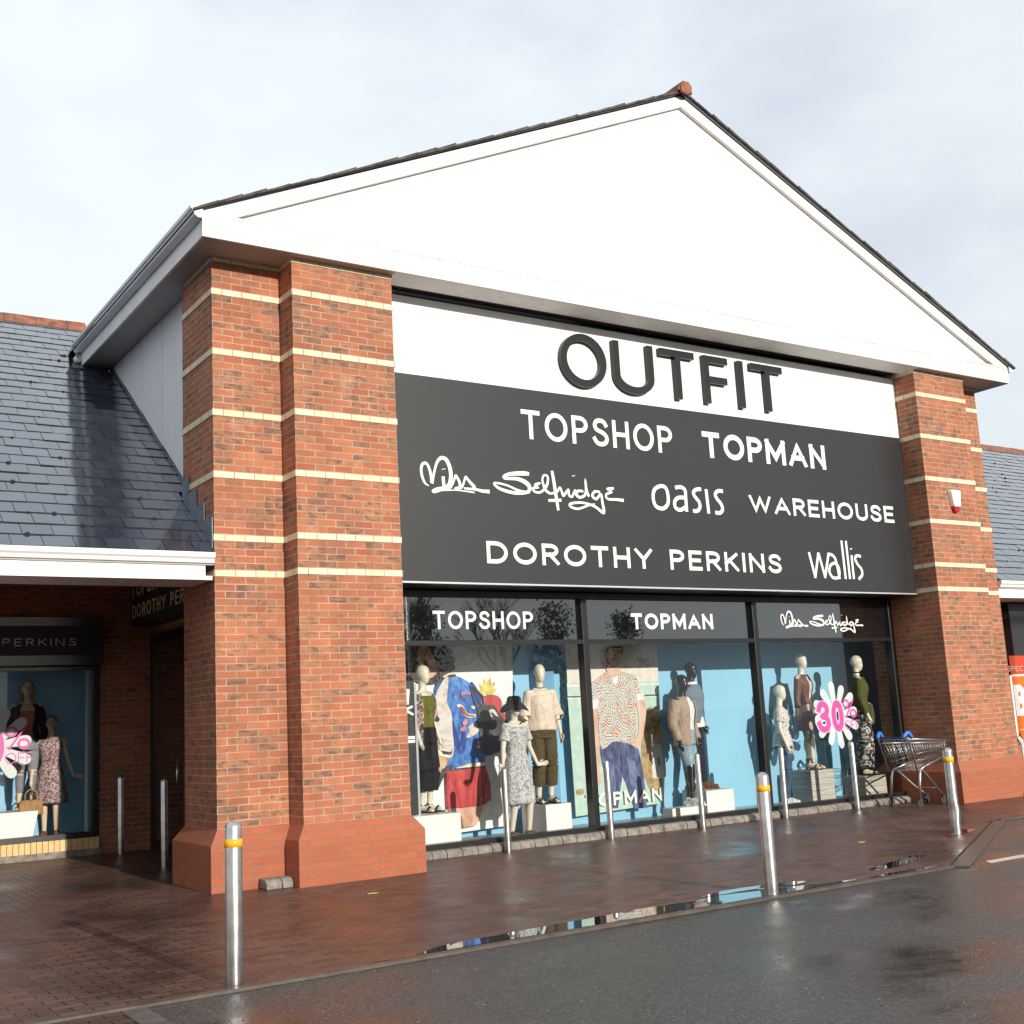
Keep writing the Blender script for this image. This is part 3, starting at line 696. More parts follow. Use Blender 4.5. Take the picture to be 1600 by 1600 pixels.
# flashing stepped up the pier side
mb = MB()
for k in range(4):
    y0 = .36+k*.24; mb.box(-.803,-.796,y0,y0+.236,rz_(y0)-.02,rz_(y0)+.34+.02*k)
LP(mb, 'lead_flashing', M['lead'])
mb = MB(); mb.prism([(1.28,rz_(1.28)-.02),(4.76,rz_(4.76)-.02),(4.76,rz_(4.76)+.05),(1.28,rz_(1.28)+.05)], lambda y, z: (-.667,y,z), lambda y, z: (-.661,y,z)); LP(mb, 'lead_soaker', M['lead'])
YW = 5.6
mb = MB()
mb.box(-14,-6.2,YW,YW+.2,0,3.9); mb.box(-.575,.22,YW,YW+.2,0,3.9); mb.box(-6.2,-.575,YW,YW+.2,2.56,3.9); mb.box(-6.2,-.575,YW+.02,YW+.2,0,.08)
LP(mb, 'wall', M['brick_plain'])
mb = MB(); mb.box(.2,.4,1.325,2.6,0,3.9); mb.box(.2,.4,2.6,5.6,3.0,3.9); LP(mb, 'return_wall', M['brick_plain'])
mb = MB(); mb.box(-14,.2,1.06,YW,3.75,3.85); LP(mb, 'recess_ceiling', M['white_dirty'])
mb = MB(); x = -6.2
while x < -.6:
    mb.box(x+.003,x+.072,YW-.06,YW+.05,.085,.235); x += .075
LP(mb, 'window_sill', M['cream_brick'], .003)
mb = MB(); mb.box(-6.2,-.55,YW-.05,YW+.02,0,.084); LP(mb, 'stone_base', M['stone'])
mb = MB(); mb.box(-.67,-.576,YW-.03,YW+.08,.236,2.555); mb.box(-6.2,-.67,YW-.03,YW+.08,.236,.31); mb.box(-6.2,-.67,YW-.03,YW+.08,2.50,2.555)
wf = LP(mb, 'window_frame', M['frame'], .004)
mb = MB(); mb.add([(-6.2,YW+.02,.31),(-.67,YW+.02,.31),(-.67,YW+.02,2.50),(-6.2,YW+.02,2.50)], [(0,1,2,3)]); mb.build('window_pane', M['glass'], wf)
mb = MB(); mb.box(-6.2,-.3,6.75,6.82,0,3.2); mb.box(-.42,-.36,5.8,6.75,0,2.7); LP(mb, 'display_backdrop', M['blueleft'])
mb = MB(); mb.box(-6.2,-.42,YW+.2,6.75,.1,.24); LP(mb, 'display_floor', M['display_floor'])
mb = MB(); mb.box(-6.2,-.42,YW+.2,6.75,2.6,2.66); LP(mb, 'display_ceiling', M['block_white'])
mb = MB(); mb.box(-.735,-.70,YW+.081,YW+.12,.31,2.5); LP(mb, 'display_post', M['block_white'])
mb = MB(); mb.box(.14,.2,2.62,2.72,0,2.98); mb.box(.14,.2,5.46,5.58,0,2.98); mb.box(.14,.2,2.72,5.46,2.86,2.98); mb.box(.15,.19,4.1,4.2,.05,2.86); mb.box(.15,.19,2.72,5.46,.0,.12)
dr = LP(mb, 'door', M['frame'])
mb = MB(); mb.box(.168,.176,2.72,5.46,.12,2.86); mb.build('door_glass', M['spandrel'], dr)
mb = MB(); mb.tube([(.10,4.28,.85),(.10,4.28,1.25)], .015, 8); mb.tube([(.16,4.28,.88),(.10,4.28,.88)], .01, 6); mb.tube([(.16,4.28,1.22),(.10,4.28,1.22)], .01, 6); mb.build('door_handle', M['steel'], dr)
mb = MB(); mb.box(.20,.26,2.6,5.6,-.01,3.0); LP(mb, 'door_backing', M['dark_int'])
rw, RP = wing('low_shop_wing', XR, 46, 'low slate roofed shop wing right of the tall gable with a dark sign', '')
YR = .95
mb = MB(); mb.box(XR+.004,46,YR+.1,YR+.3,0,3.6); LPx = RP(mb, 'wall', M['brick_plain'])
pR = at(1566, 1000, YR); pB = at(1590, 1168, YR)
mb = MB(); mb.box(pR.x-.03,pR.x+.02,YR-.03,YR+.05,0.2,3.1); mb.box(pR.x+.02,46,YR-.0,YR+.05,.2,.35); RP(mb, 'shopfront_frame', M['alu'])

# ================================================================== SIGNS
YS = .385
sg = empty('fascia_sign', (5.9,YS,3.14), 0, 'large two tone fascia board, white above black, lettered with shop names under the gable', 'sign')
def SP(mb, name, mat, bevel=0, parent=None):
    o = mb.build(name, mat, parent or sg, bevel)
    if parent is None: o.location = (-5.9,-YS,-3.14)
    return o
ZBW = 5.632
mb = MB(); mb.box(W0+.002,W1-.012,YS,YS+.06,ZBW,6.60); wb = SP(mb, 'white_board', M['signwhite'])
mb = MB(); mb.box(W0+.002,W1-.012,YS-.006,YS+.06,3.16,ZBW-.002); bb = SP(mb, 'black_board', M['signblack'])
mb = MB(); mb.box(W0+.002,W1-.006,YS-.012,YS+.06,3.138,3.158); mb.box(W1-.011,W1-.006,YS-.008,YS+.05,3.16,6.6); SP(mb, 'edge_trim', M['alu'])
YL = YS-.006
fm = facing(YL)
def lettering(name_words, mat=None, board=None):
    mb = MB()
    for text, x0, x1, z0, z1, wt, gp in name_words: word(mb, text, x0, x1, z0, z1, wt, fm, .006, gp)
    return SP(mb, 'lettering', mat or M['letterwhite'])
lettering([('TOPSHOP', 3.22, 5.71, 4.985, 5.36, .155, .20)])
lettering([('TOPMAN', 6.26, 8.74, 4.985, 5.355, .205, .16)])
lettering([('WAREHOUSE', 7.06, 10.18, 4.247, 4.505, .19, .14)])
lettering([('DOROTHY PERKINS', 2.60, 7.60, 3.395, 3.665, .185, .17)])
# OUTFIT: deep raised black letters, one part each
DL = .075
OF = lambda a, b_: at(600+a/1.9048, 440+b_/1.9048, YS-DL)
OUT = []
for ch, xl, xr_, yt, yb in (('O',527,662,152,315),('U',686,803,180,331),('T',826,926,205,347),('F',955,1026,225,360),('I',1050,1081,242,374),('T',1098,1189,255,386)):
    xm = (xl+xr_)/2; OUT.append((ch, OF(xl,(yt+yb)/2).x, OF(xr_,(yt+yb)/2).x, OF(xm,yb).z, OF(xm,yt).z))
zlo = sum(q[3] for q in OUT)/6; zhi = sum(q[4] for q in OUT)/6
OUT = [(ch, x0, x1, zlo-(.015 if ch in 'OU' else 0), zhi+(.012 if ch == 'O' else 0)) for ch, x0, x1, a_, b_ in OUT]
for ch, x0, x1, z0, z1 in OUT:
    mb = MB(); t_ = .098
    H = z1-z0; Wd = x1-x0
    for st in GL[ch][1]:
        closed = st[0] == 'c'; pp = st[1] if closed else st
        gw = max(GL[ch][0], 1e-6)
        pts = [((x0+x1)/2 if ch == 'I' else x0+t_/2+px/gw*(Wd-t_), z0+t_/2+pz*(H-t_)) for px, pz in pp]
        ribbon(mb, pts, t_, lambda x, z, d: (x, YS-d, z), DL if st is GL[ch][1][0] else DL+.003, closed, 0 if closed else t_/2, (z0,z1), True)
    SP(mb, 'raised_letter', M['letterblack'])
# traced script and rounded logotypes
def px2(u0, v0, k): return lambda x, y: at(u0+x/k, v0+y/k, YL)
tA = px2(620, 680, 1600/380)
tB = px2(980, 660, 1600/440)
MISS = [
 ([(210,335,4),(180,310,14),(160,250,16),(162,200,16),(185,183,16),(205,205,16),(222,260,18),(228,315,20)],),
 ([(228,318,20),(245,240,14),(262,180,16),(290,150,20),(325,165,24),(350,230,24),(350,300,22),(325,340,16),(270,350,12),(235,365,12),(245,376,12),(290,362,11),(350,345,12),(385,262,14)],),
 ([(305,222,26),(306,226,26)],),
 ([(302,272,20),(308,330,20),(320,352,16)],),
 ([(385,262,14),(410,310,18),(412,342,18),(385,350,12),(425,345,12),(448,275,12)],),
 ([(448,270,14),(480,310,18),(510,345,18),(480,356,12),(445,350,10),(520,358,14),(560,368,18),(608,372,22)],),
 ([(250,368,8),(380,362,6),(510,378,8)],),
 ([(868,255,20),(830,252,26),(750,255,22),(705,270,18),(712,285,16),(790,288,22),(850,315,28),(872,350,26),(850,378,18),(770,380,20),(680,355,18),(640,325,14),(650,315,12),(720,330,12),(800,365,14),(870,378,14)],),
 ([(905,325,14),(935,318,14),(905,335,12),(925,345,12),(895,350,14),(905,372,14),(945,375,13),(985,330,16),(990,275,14),(965,265,12),(955,300,14),(975,360,18),(1005,385,16)],),
 ([(1018,235,18),(1030,300,22),(1045,400,22),(1060,495,18)],),
 ([(995,430,16),(1080,428,18)],),
 ([(1005,385,14),(1050,375,14),(1070,345,12),(1085,380,16),(1095,398,16),(1125,360,14),(1130,395,16),(1150,405,14),(1170,365,14),(1178,395,16),(1200,408,14)],),
 ([(1160,266,24),(1161,270,24)],),
 ([(1225,370,14),(1190,368,16),(1180,395,16),(1205,410,16),(1240,385,16),(1238,300,14),(1245,360,18),(1262,405,16)],),
 ([(1335,375,14),(1300,372,16),(1285,400,18),(1310,420,16),(1340,390,16),(1350,440,18),(1358,510,20),(1300,470,16),(1220,445,14),(1145,450,16),(1140,470,16),(1190,485,14),(1260,462,12),(1300,455,10)],),
 ([(1425,350,16),(1385,355,16),(1410,375,14),(1375,390,14),(1385,420,14),(1440,424,16),(1490,430,20)],),
]
def script_mesh(fmap2, scale=1.0, wscale=1.0):
    mb = MB(); kw = 1/(1600/380)/FPX*15.0
    for (st,) in MISS:
        q = cat([(float(a), float(b_), float(c)) for a, b_, c in st], 5)
        pts = []; ws = []
        for a, b_, c in q:
            p = tA(a, b_); pts.append((p.x, p.z)); ws.append(c*.0021*wscale)
        pts = [fmap2(*p) for p in pts]
        ribbon(mb, pts, [w_*scale for w_ in ws], None or fcur, .006)
    return mb
fcur = fm
SP(script_mesh(lambda x, z: (x, z)), 'lettering', M['letterwhite'])
def traced(strokes, tr, wk):
    mb = MB()
    for closed, st in strokes:
        q = cat([(float(a), float(b_)) for a, b_ in st], 5, closed) if len(st) > 2 else [(float(a), float(b_)) for a, b_ in st]
        pts = [(tr(a,b_).x, tr(a,b_).z) for a, b_ in q]; ribbon(mb, pts, wk, fm, .006, closed, 0)
    return mb
OAS = [(1,[(190,362),(155,380),(145,425),(160,475),(200,490),(228,465),(230,420),(218,375)]),
 (0,[(270,372),(300,368),(325,385),(330,430),(336,508)]),(0,[(330,430),(290,428),(268,450),(272,485),(300,498),(332,480)]),
 (0,[(418,380),(390,382),(374,400),(385,425),(405,450),(412,480),(398,503),(372,503)]),(0,[(446,380),(462,518)]),
 (0,[(542,392),(515,390),(498,408),(508,435),(530,462),(540,495),(525,515),(498,512)])]
SP(traced(OAS, tB, .052), 'lettering', M['letterwhite'])
WAL = [(0,[(1030,738),(1068,884)]),(0,[(1066,884),(1084,740)]),(0,[(1084,742),(1124,884)]),(0,[(1122,884),(1142,742)]),
 (0,[(1145,748),(1168,758),(1185,790),(1206,890)]),(1,[(1178,800),(1152,815),(1148,850),(1165,880),(1192,884),(1204,868),(1200,825)]),
 (0,[(1215,672),(1240,890)]),(0,[(1240,674),(1264,890)]),(0,[(1272,755),(1286,890)]),(0,[(1268,716),(1270,722)]),
 (0,[(1325,762),(1302,758),(1292,775),(1305,805),(1328,835),(1332,868),(1312,892)])]
SP(traced(WAL, tB, .043), 'lettering', M['letterwhite'])
# vinyl names on the transom glass (parts of the shopfront)
YV = YG+.009
fmv = facing(YV)
S4 = lambda x, y: at(600+x/4, 880+y/4, YV); S5 = lambda x, y: at(880+x/4.706, 920+y/4.706, YV); S6 = lambda x, y: at(1150+x/4.571, 920+y/4.571, YV)
mb = MB(); word(mb, 'TOPSHOP', S4(290,0).x, S4(930,350).x, S4(330,412).z, S4(290,297).z, .165, fmv, .003, .20); sub(mb, 'vinyl_lettering', M['letterwhite'])
mb = MB(); word(mb, 'TOPMAN', S5(480,0).x, S5(1100,240).x, S5(520,298).z, S5(480,180).z, .215, fmv, .003, .16); sub(mb, 'vinyl_lettering', M['letterwhite'])
a0, a1 = tA(155,0).x, tA(1495,400).x; zc0, zc1 = tA(280,143).z, tA(1360,515).z
b0, b1 = S6(320,200).x, S6(908,262).x; zd0, zd1 = S6(370,160).z, S6(845,312).z
fcur = fmv
ms = script_mesh(lambda x, z: (b0+(x-a0)*(b1-b0)/(a1-a0), zd1+(z-zc1)*(zd0-zd1)/(zc0-zc1)), (b1-b0)/(a1-a0), 1.1)
sub(ms, 'vinyl_lettering', M['letterwhite'])
# small sign box over the left window
s2 = empty('window_sign', (-3.4,YW-.25,2.56), 0, 'black box sign with grey lettering above the shaded left shop window', 'sign')
mb = MB(); mb.box(-6.2,-.58,YW-.22,YW-.001,2.565,3.23); o = mb.build('sign_box', M['frame'], s2, .006); o.location = (3.4,-(YW-.25),-2.56)
mb = MB(); mb.box(-6.2,-.60,YW-.232,YW-.221,2.70,3.10); o = mb.build('sign_panel', M['black'], s2); o.location = (3.4,-(YW-.25),-2.56)
yy = YW-.233; fml = facing(yy)
S2 = lambda x, y: at(x/4, 850+y/4, yy)
xk0, xk1, zk0, zk1 = S2(12,610).x, S2(478,610).x, S2(250,637).z, S2(250,590).z
mb = MB(); word(mb, 'PERKINS', xk0, xk1, zk0, zk1, .13, fml, .004, .30); word(mb, 'DOROTHY', xk0-1.35, xk0-.17, zk0, zk1, .13, fml, .004, .30)
o = mb.build('lettering', M['lettergrey'], s2); o.location = (3.4,-(YW-.25),-2.56)
# sign over the side door
XS = -.17
s3 = empty('door_sign', (XS,3.5,3.1), 0, 'black sign with gold lettering above the side door, half hidden by the brick pier', 'sign')
mb = MB(); mb.box(XS,.19,1.5,5.5,3.11,3.74); o = mb.build('sign_box', M['black'], s3); o.location = (-XS,-3.5,-3.1)
fl = facing_left(XS)
mb = MB()
word(mb, 'DOROTHY PERKINS', -5.40, -2.45, 3.20, 3.385, .14, fl, .006, .27)
word(mb, 'TOPSHOP TOPMAN', -5.45, -2.0, 3.50, 3.72, .16, fl, .006, .2)
o = mb.build('lettering', M['lettergold'], s3); o.location = (-XS,-3.5,-3.1)
# right hand shop: dark board and orange sale poster
pa = at(1569, 945, YR-.02); pb_ = at(1589, 1024, YR-.02)
s4 = empty('shop_sign', (pa.x+1.5,YR-.02,pb_.z), 0, 'black shop board lettered B at the right edge beside the gable building', 'sign')
mb = MB(); mb.box(pa.x+.08,pa.x+6,YR-.04,YR+.09,pb_.z,pa.z+.02); o = mb.build('board', M['signblack'], s4); o.location = (-pa.x-1.5,-(YR-.02),-pb_.z)
K7 = lambda x, y: at(1380+x/7.27, 880+y/7.27, YR-.045)
mb = MB(); word(mb, 'B', K7(1552,0).x, K7(1552,0).x+.19, K7(1560,887).z, K7(1552,788).z, .15, facing(YR-.041), .01); o = mb.build('lettering', M['lettergrey'], s4); o.location = (-pa.x-1.5,-(YR-.02),-pb_.z)
M['orange'] = simple('orange_poster', (.85, .16, .01), .5, vary=.04)
M['redorange'] = simple('red_poster', (.55, .055, .012), .5, vary=.04)
K1 = lambda x, y: at(1540+x/5.333, 920+y/5.333, YR-.03)
mb = MB()
q0 = K1(205,560); q1 = K1(215,720); q2 = K1(275,1260)
x0 = q0.x-.03
mb.cur = 0; mb.box(x0,x0+4,YR-.025,YR-.01,q1.z,pb_.z-.004)
mb.cur = 1; mb.prism([(x0,q1.z-.002),(x0,q2.z+.15),(x0+.12,q2.z),(x0+4,q2.z),(x0+4,q1.z-.002)], lambda x, z: (x,YR-.025,z), lambda x, z: (x,YR-.01,z))
mb.cur = 2; mb.box(x0+.02,x0+4,YR-.028,YR-.0255,q1.z-.02,q1.z+.012)
mb.box(x0-.055,x0-.004,YR-.03,YR-.01,q2.z+.05,q1.z)
mb.prism([(x0-.055,q2.z+.05),(x0-.004,q2.z+.08),(x0+.11,q2.z-.005),(x0+.11,q2.z-.3),(x0+.05,q2.z-.3),(x0+.04,q2.z-.07)], lambda x, z: (x,YR-.03,z), lambda x, z: (x,YR-.01,z))
zt, zb = K1(240,800).z, K1(270,1060).z
word(mb, 'BO', x0+.03, x0+.72, zb, zt, .22, facing(YR-.026), .003, .1)
zt2, zb2 = K1(230,645).z, K1(232,685).z
word(mb, 'SPECTA', x0-.09, x0+.62, zb2, zt2, .07, facing(YR-.026), .002, .2)
mb.box(x0+.05,x0+4,YR-.028,YR-.0255,K1(270,1175).z-.006,K1(270,1175).z+.006)
tag(mb.build('sale_poster', [M['redorange'], M['orange'], M['letterwhite']]), 'orange and red sale poster with white lettering at the right edge', 'poster')

# ================================================================== BOLLARDS
def bollard(r, h, band=None, name='bollard'):
    root = empty(name)
    mb = MB(); mb.lathe([(r*.98,-.02),(r,.0),(r,h-.045)]+[(r*.985*cos(a), h-.045+.045*sin(a)) for a in [k*pi/2/8 for k in range(1,8)]]+[(.002,h)], 28)
    mb.build('post', M['steel'], root)
    if band:
        mb = MB(); z0, z1 = band; mb.lathe([(r*.98,z0),(r+.0025,z0+.001),(r+.0025,z1-.001),(r*.98,z1)], 28); mb.build('reflective_band', M['yellow'], root)
    return root
GB = 'yellow banded bollards along the kerb'
b1 = bollard(.055, 1.0, (.835,.888)); b1.location = (-2.232,-3.93,0)
tag(b1, 'steel bollard with yellow band standing nearest, in front of the left brick pier', 'bollard', GB)
b2 = copy_tree(b1); b2.location = (2.544,-3.88,0); b2.rotation_euler.z = 1.3
tag(b2, 'steel bollard with yellow band standing in the kerb puddle before the middle of the window', 'bollard', GB)
# damaged one: buckled and torn near its foot
b3 = empty('bollard', (7.17,-2.33,0)); tag(b3, 'buckled steel bollard with yellow band and a torn hole near its foot', 'bollard', GB)
mb = MB(); rs = []; n = 36; r = .056
for z in [-.02,0,.04,.08,.12,.16,.19,.22,.25,.28,.31,.34,.38,.44,.55,.7,.85,.92,.925,.945,.958,.966,.97]:
    ring = []
    for k in range(n):
        a = 2*pi*k/n; rr = r
        if z > .92: rr = r*sqrt(max(0,1-((z-.92)/.0505)**2))*.99+.001
        d = math.exp(-((z-.25)/.075)**2)
        aa = (a-radians(-70)+pi) % (2*pi)-pi
        rr *= 1+d*(.05*cos(2*(aa))+.12*math.exp(-(aa/.45)**2))
        if .17 < z < .33 and abs(aa) < .22: rr *= .62
        ring.append((rr*cos(a)+.004*d, rr*sin(a)-.003*d, z))
    rs.append(ring)
mb.smooth = True; mb.rings(rs, True); mb.build('post', M['steel'], b3)
M['rust'] = simple('rusty_tear', (.16, .07, .02), .8, vary=.5, scale=60)
mb = MB(); a = radians(-70)
mb.ell((cos(a)*.044,sin(a)*.044-.002,.25), (.011,.011,.06), 10, 8); mb.build('torn_hole', M['rust'], b3)
mb = MB(); mb.lathe([(.054,.80),(.0595,.801),(.0595,.864),(.054,.865)], 28); mb.build('reflective_band', M['yellow'], b3)
GS = 'plain slim bollards along the shop window'
c1 = bollard(.041, .98); c1.location = (2.935,.73,0)
tag(c1, 'slim plain steel bollard before the woman poster, leftmost along the shop window', 'bollard', GS)
c1.rotation_euler = (.004,-.006,0); b1.rotation_euler = (-.003,.006,0); b2.rotation_euler = (.004,.003,1.3)
for x, lab in ((4.50,'slim plain steel bollard by the left mullion in front of the man poster'), (6.05,'slim plain steel bollard in front of the dark male mannequins'),
               (7.61,'slim plain steel bollard by the right mullion, just behind a banded bollard'), (9.10,'slim plain steel bollard below the flower sale sticker')):
    q = copy_tree(c1); q.location = (x,.73,0); q.rotation_euler = (random.uniform(-.012,.012), random.uniform(-.01,.01), x); tag(q, lab, 'bollard', GS)
for x, y, lab in ((-.367,5.25,'slim plain steel bollard against the shaded brick of the left entrance'), (-.455,3.065,'slim plain steel bollard close to the left pier before the dark side door')):
    q = copy_tree(c1); q.location = (x,y,0); q.scale = (1.0,1.0,1.07); tag(q, lab, 'bollard', 'plain slim bollards by the left entrance')
# stone block beside the pier, two rounded setts
mb = MB()
for x0, x1 in ((-.40,-.235),(-.228,-.115)):
    mb.prism([(.02,0),(.02,.055),(.05,.09),(.09,.10),(.225,.10),(.225,0)], lambda y, z: (x0,y,z), lambda y, z: (x1,y,z))
tag(mb.build('stone_block', M['stone'], None, .012), 'grey stone kerb block lying against the brick plinth', 'stone block')
# alarm box
ab = empty('alarm_box', (11.25,0,5.05), 0, 'white alarm box with red bottom high on the right brick pier', 'alarm box')
pA = at(1491,782,-.02); ab.location = (pA.x,-.0,pA.z)
mb = MB(); mb.prism([(-.11,.16),(.11,.16),(.115,.13),(.075,-.10),(.055,-.11),(-.055,-.11),(-.075,-.10),(-.115,.13)], lambda x, z: (x*1.0,-.075,z), lambda x, z: (x*1.12,-.001,z)); mb.build('case', M['block_white'], ab, .012)
M['red'] = simple('red_lens', (.45, .01, .012), .25)
mb = MB(); mb.prism([(-.08,-.112),(.08,-.112),(.05,-.19),(-.05,-.19)], lambda x, z: (x*.95,-.06,z), lambda x, z: (x*1.05,-.001,z)); mb.build('strobe_lens', M['red'], ab, .01)
# fallen leaves
for k, (u, v, lab) in enumerate(((582,1396,'small yellow leaf lying on the paving before the left pier'), (1346,1316,'small pale leaf lying on the paving near the right pier'))):
    p = atz(u,v,.006); mb = MB(); pts = cat([(-.055,0),(-.02,.022),(.03,.018),(.06,0),(.03,-.018),(-.02,-.02)],3,True)
    mb.prism(pts, lambda x, y: (p.x+x,p.y+y,.006), lambda x, y: (p.x+x,p.y+y,.010+.01*abs(y)*20*.1)); tag(mb.build('fallen_leaf', M['leaf_yellow']), lab, 'leaf', 'fallen leaves')

# ================================================================== TROLLEY
tr = empty('shopping_trolley', (9.66,.30,0), radians(-2), 'wire shopping trolley with blue handle grips parked beside the right brick pier', 'shopping trolley')
# local: +x is the nose, y across; rear (handle) at x = 0
def wires(name, lines, r, mat=None, n=5):
    mb = MB()
    for ln in lines: mb.tube(ln, r, n)
    return mb.build(name, mat or M['wire'], tr)
zt_r, zt_f = .985, .93; zb_r, zb_f = .53, .70
xr, xf = -.12, .80; hw_r, hw_f = .27, .185
bx_r = .06
def side(t_, s, y_): # point on side panel; t 0 rear..1 nose, s 0 bottom..1 top
    x = (bx_r*(1-s)+xr*s)*(1-t_)+xf*t_
    z = (zb_r*(1-t_)+zb_f*t_)*(1-s)+(zt_r*(1-t_)+zt_f*t_)*s
    hw = (hw_r-.05*(1-s))*(1-t_)+(hw_f-.035*(1-s))*t_
    return (x, y_*hw, z)
ln = []
for y_ in (-1,1):
    for i in range(17): ln.append([side(i/16,0,y_), side(i/16,1,y_)])
    for s in (.25,.5,.75): ln.append([side(0,s,y_), side(1,s,y_)])
for i in range(9):
    t_ = -1+2*i/8
    for tt in (0,1):
        a = Vector(side(tt,0,-1)); c = Vector(side(tt,0,1)); d = Vector(side(tt,1,-1)); e = Vector(side(tt,1,1)); k = (t_+1)/2
        ln.append([a+(c-a)*k, d+(e-d)*k])
    ln.append([Vector(side(0,0,-1)).lerp(Vector(side(0,0,1)),(t_+1)/2), Vector(side(1,0,-1)).lerp(Vector(side(1,0,1)),(t_+1)/2)])
for s in (.25,.5,.75):
    for tt in (0,1): ln.append([side(tt,s,-1), side(tt,s,1)])
for i in range(1,7): ln.append([side(i/7,0,-1), side(i/7,0,1)])
wires('basket', ln, .0016, None, 4)
wires('basket_rim', [[side(0,1,-1),side(1,1,-1),side(1,1,1),side(0,1,1),side(0,1,-1)], [side(0,.0,-1),side(1,.0,-1),side(1,0,1),side(0,0,1),side(0,0,-1)], [side(0,.86,-1),side(1,.86,-1)], [side(0,.86,1),side(1,.86,1)]], .0052, None, 6)
fl_ = []
for y_ in (-.16,-.05,.06,.17): fl_.append([(.02,y_,.93),(.10,y_,.62)])
fl_ += [[(.02,-.18,.93),(.02,.19,.93)],[(.10,-.18,.62),(.10,.19,.62)],[(.06,-.18,.78),(.06,.19,.78)]]
wires('child_seat_flap', fl_, .004)
mb = MB()
for y_ in (-1,1):
    yr_ = y_*.255; yf = y_*.15
    mb.tube([(-.01,yr_,.13),(.035,yr_,.42),(.06,yr_*.97,.505),(.10,yr_*.94,.525),(.16,yr_*.9,.50),(.40,y_*.20,.30),(.56,yf*1.05,.175),(.63,yf,.12)], .017, 10)
    mb.tube([(.06,yr_*.95,.525),(.3,y_*.2,.60),(.66,y_*.155,.68)], .010, 8)
    mb.tube([(-.0,yr_,.50),(-.15,y_*.275,.985),(-.17,y_*.275,1.0)], .0105, 8)
mb.tube([(.47,-.185,.245),(.47,.185,.245)], .007, 8); mb.tube([(.07,-.25,.522),(.07,.25,.522)], .010, 8)
mb.build('frame', M['steel'], tr)
mb = MB(); mb.tube([(-.17,-.275,1.0),(-.17,.275,1.0)], .015, 10); mb.build('handle_bar', M['navy'], tr)
for y_ in (-1,1):
    mb = MB(); mb.tube([(-.20,y_*.235,.995),(-.185,y_*.24,1.03),(-.14,y_*.255,1.075),(-.115,y_*.26,1.075),(-.075,y_*.265,1.03),(-.055,y_*.27,.99)], .026, 10); mb.build('handle_grip', M['trolley_blue'], tr)
for i, (x, y) in enumerate(((-.01,.255),(-.01,-.255),(.63,.15),(.63,-.15))):
    cst = MB(); cst.lathe([(.012,.14),(.022,.139),(.022,.12),(.012,.119)], 12, (x,y,0)); cst.box(x-.03,x+.02,y-.022,y-.016,.045,.125); cst.box(x-.03,x+.02,y+.016,y+.022,.045,.125)
    c_ = cst.build('castor', M['rubber'], tr)
    mb = MB(); rs = []
    for yy_, r in ((-.014,.045),(-.010,.058),(.010,.058),(.014,.045)): rs.append([(x-.012+r*cos(2*pi*k/18),y+yy_,.0585+r*sin(2*pi*k/18)) for k in range(18)])
    mb.rings(rs, True); mb.build('wheel', M['rubber'], c_)

# ================================================================== SHOP WINDOW DISPLAYS
def block(uL, uM, uR, vtop, yf, mat, label, name='display_block', zb=.072, group=None):
    """box whose front left edge, right edge and back left edge show at the given pixels"""
    xm = at(uM, 1230, yf).x; xr_ = at(uR, 1230, yf).x; zt = at(uM, vtop, yf).z
    yb = yf
    while yb < 2.05 and pj((xm, yb, zt))[0] > uL: yb += .01
    mb = MB(); mb.box(xm, xr_, yf, yb, zb, zt); o = mb.build(name, mat, None, .006)
    tag(o, label, 'display block', group)
    return (xm+xr_)/2, (yf+yb)/2, zt
def planks():
    mt, t, b = newmat('whitewashed_planks')
    g, s, uv = wallcoord(t)
    mp = N(t, 'ShaderNodeMapping'); mp.inputs['Scale'].default_value = (1.2, 14, 1); L(t, uv, mp.inputs[0])
    n = N(t, 'ShaderNodeTexNoise', i_Scale=2.2, i_Detail=8.0); L(t, mp.outputs[0], n.inputs['Vector'])
    c = ramp(t, n.outputs[0], [(.3, (.38, .36, .31)), (.7, (.60, .58, .51))])
    fr_ = math_(t, 'FRACT', math_(t, 'DIVIDE', s.outputs[2], .085)); ln_ = math_(t, 'LESS_THAN', fr_, .06)
    L(t, mixc(t, ln_, c.outputs[0], (.16, .15, .13)), b.inputs['Base Color']); setp(b, Roughness=.7)
    return mt
M['planks'] = planks()
GBK = 'display blocks in the window'
B1 = block(560, 640, 718, 1277, 1.12, M['block_white'], 'wide white block under the mannequin in black culottes beside the left pier', group=GBK)
B3 = block(815, 851, 891, 1258, 1.24, M['block_white'], 'white block behind the mannequin in hat and long dress', group=GBK)
B5 = block(1066, 1103, 1146, 1236, 1.40, M['block_white'], 'white block under the black mannequin in grey sweater', group=GBK)
B4 = block(1036, 1048, 1090, 1264, 1.18, M['block_white'], 'low white slab under the black mannequin in beige blazer', group=GBK)
B7 = block(1235, 1269, 1305, 1204, 1.42, M['planks'], 'tall whitewashed plank block under the mannequin in brown jacket', group=GBK)
B8 = block(1318, 1353, 1386, 1213, 1.10, M['planks'], 'low whitewashed plank block under the mannequin in floral trousers', group=GBK)
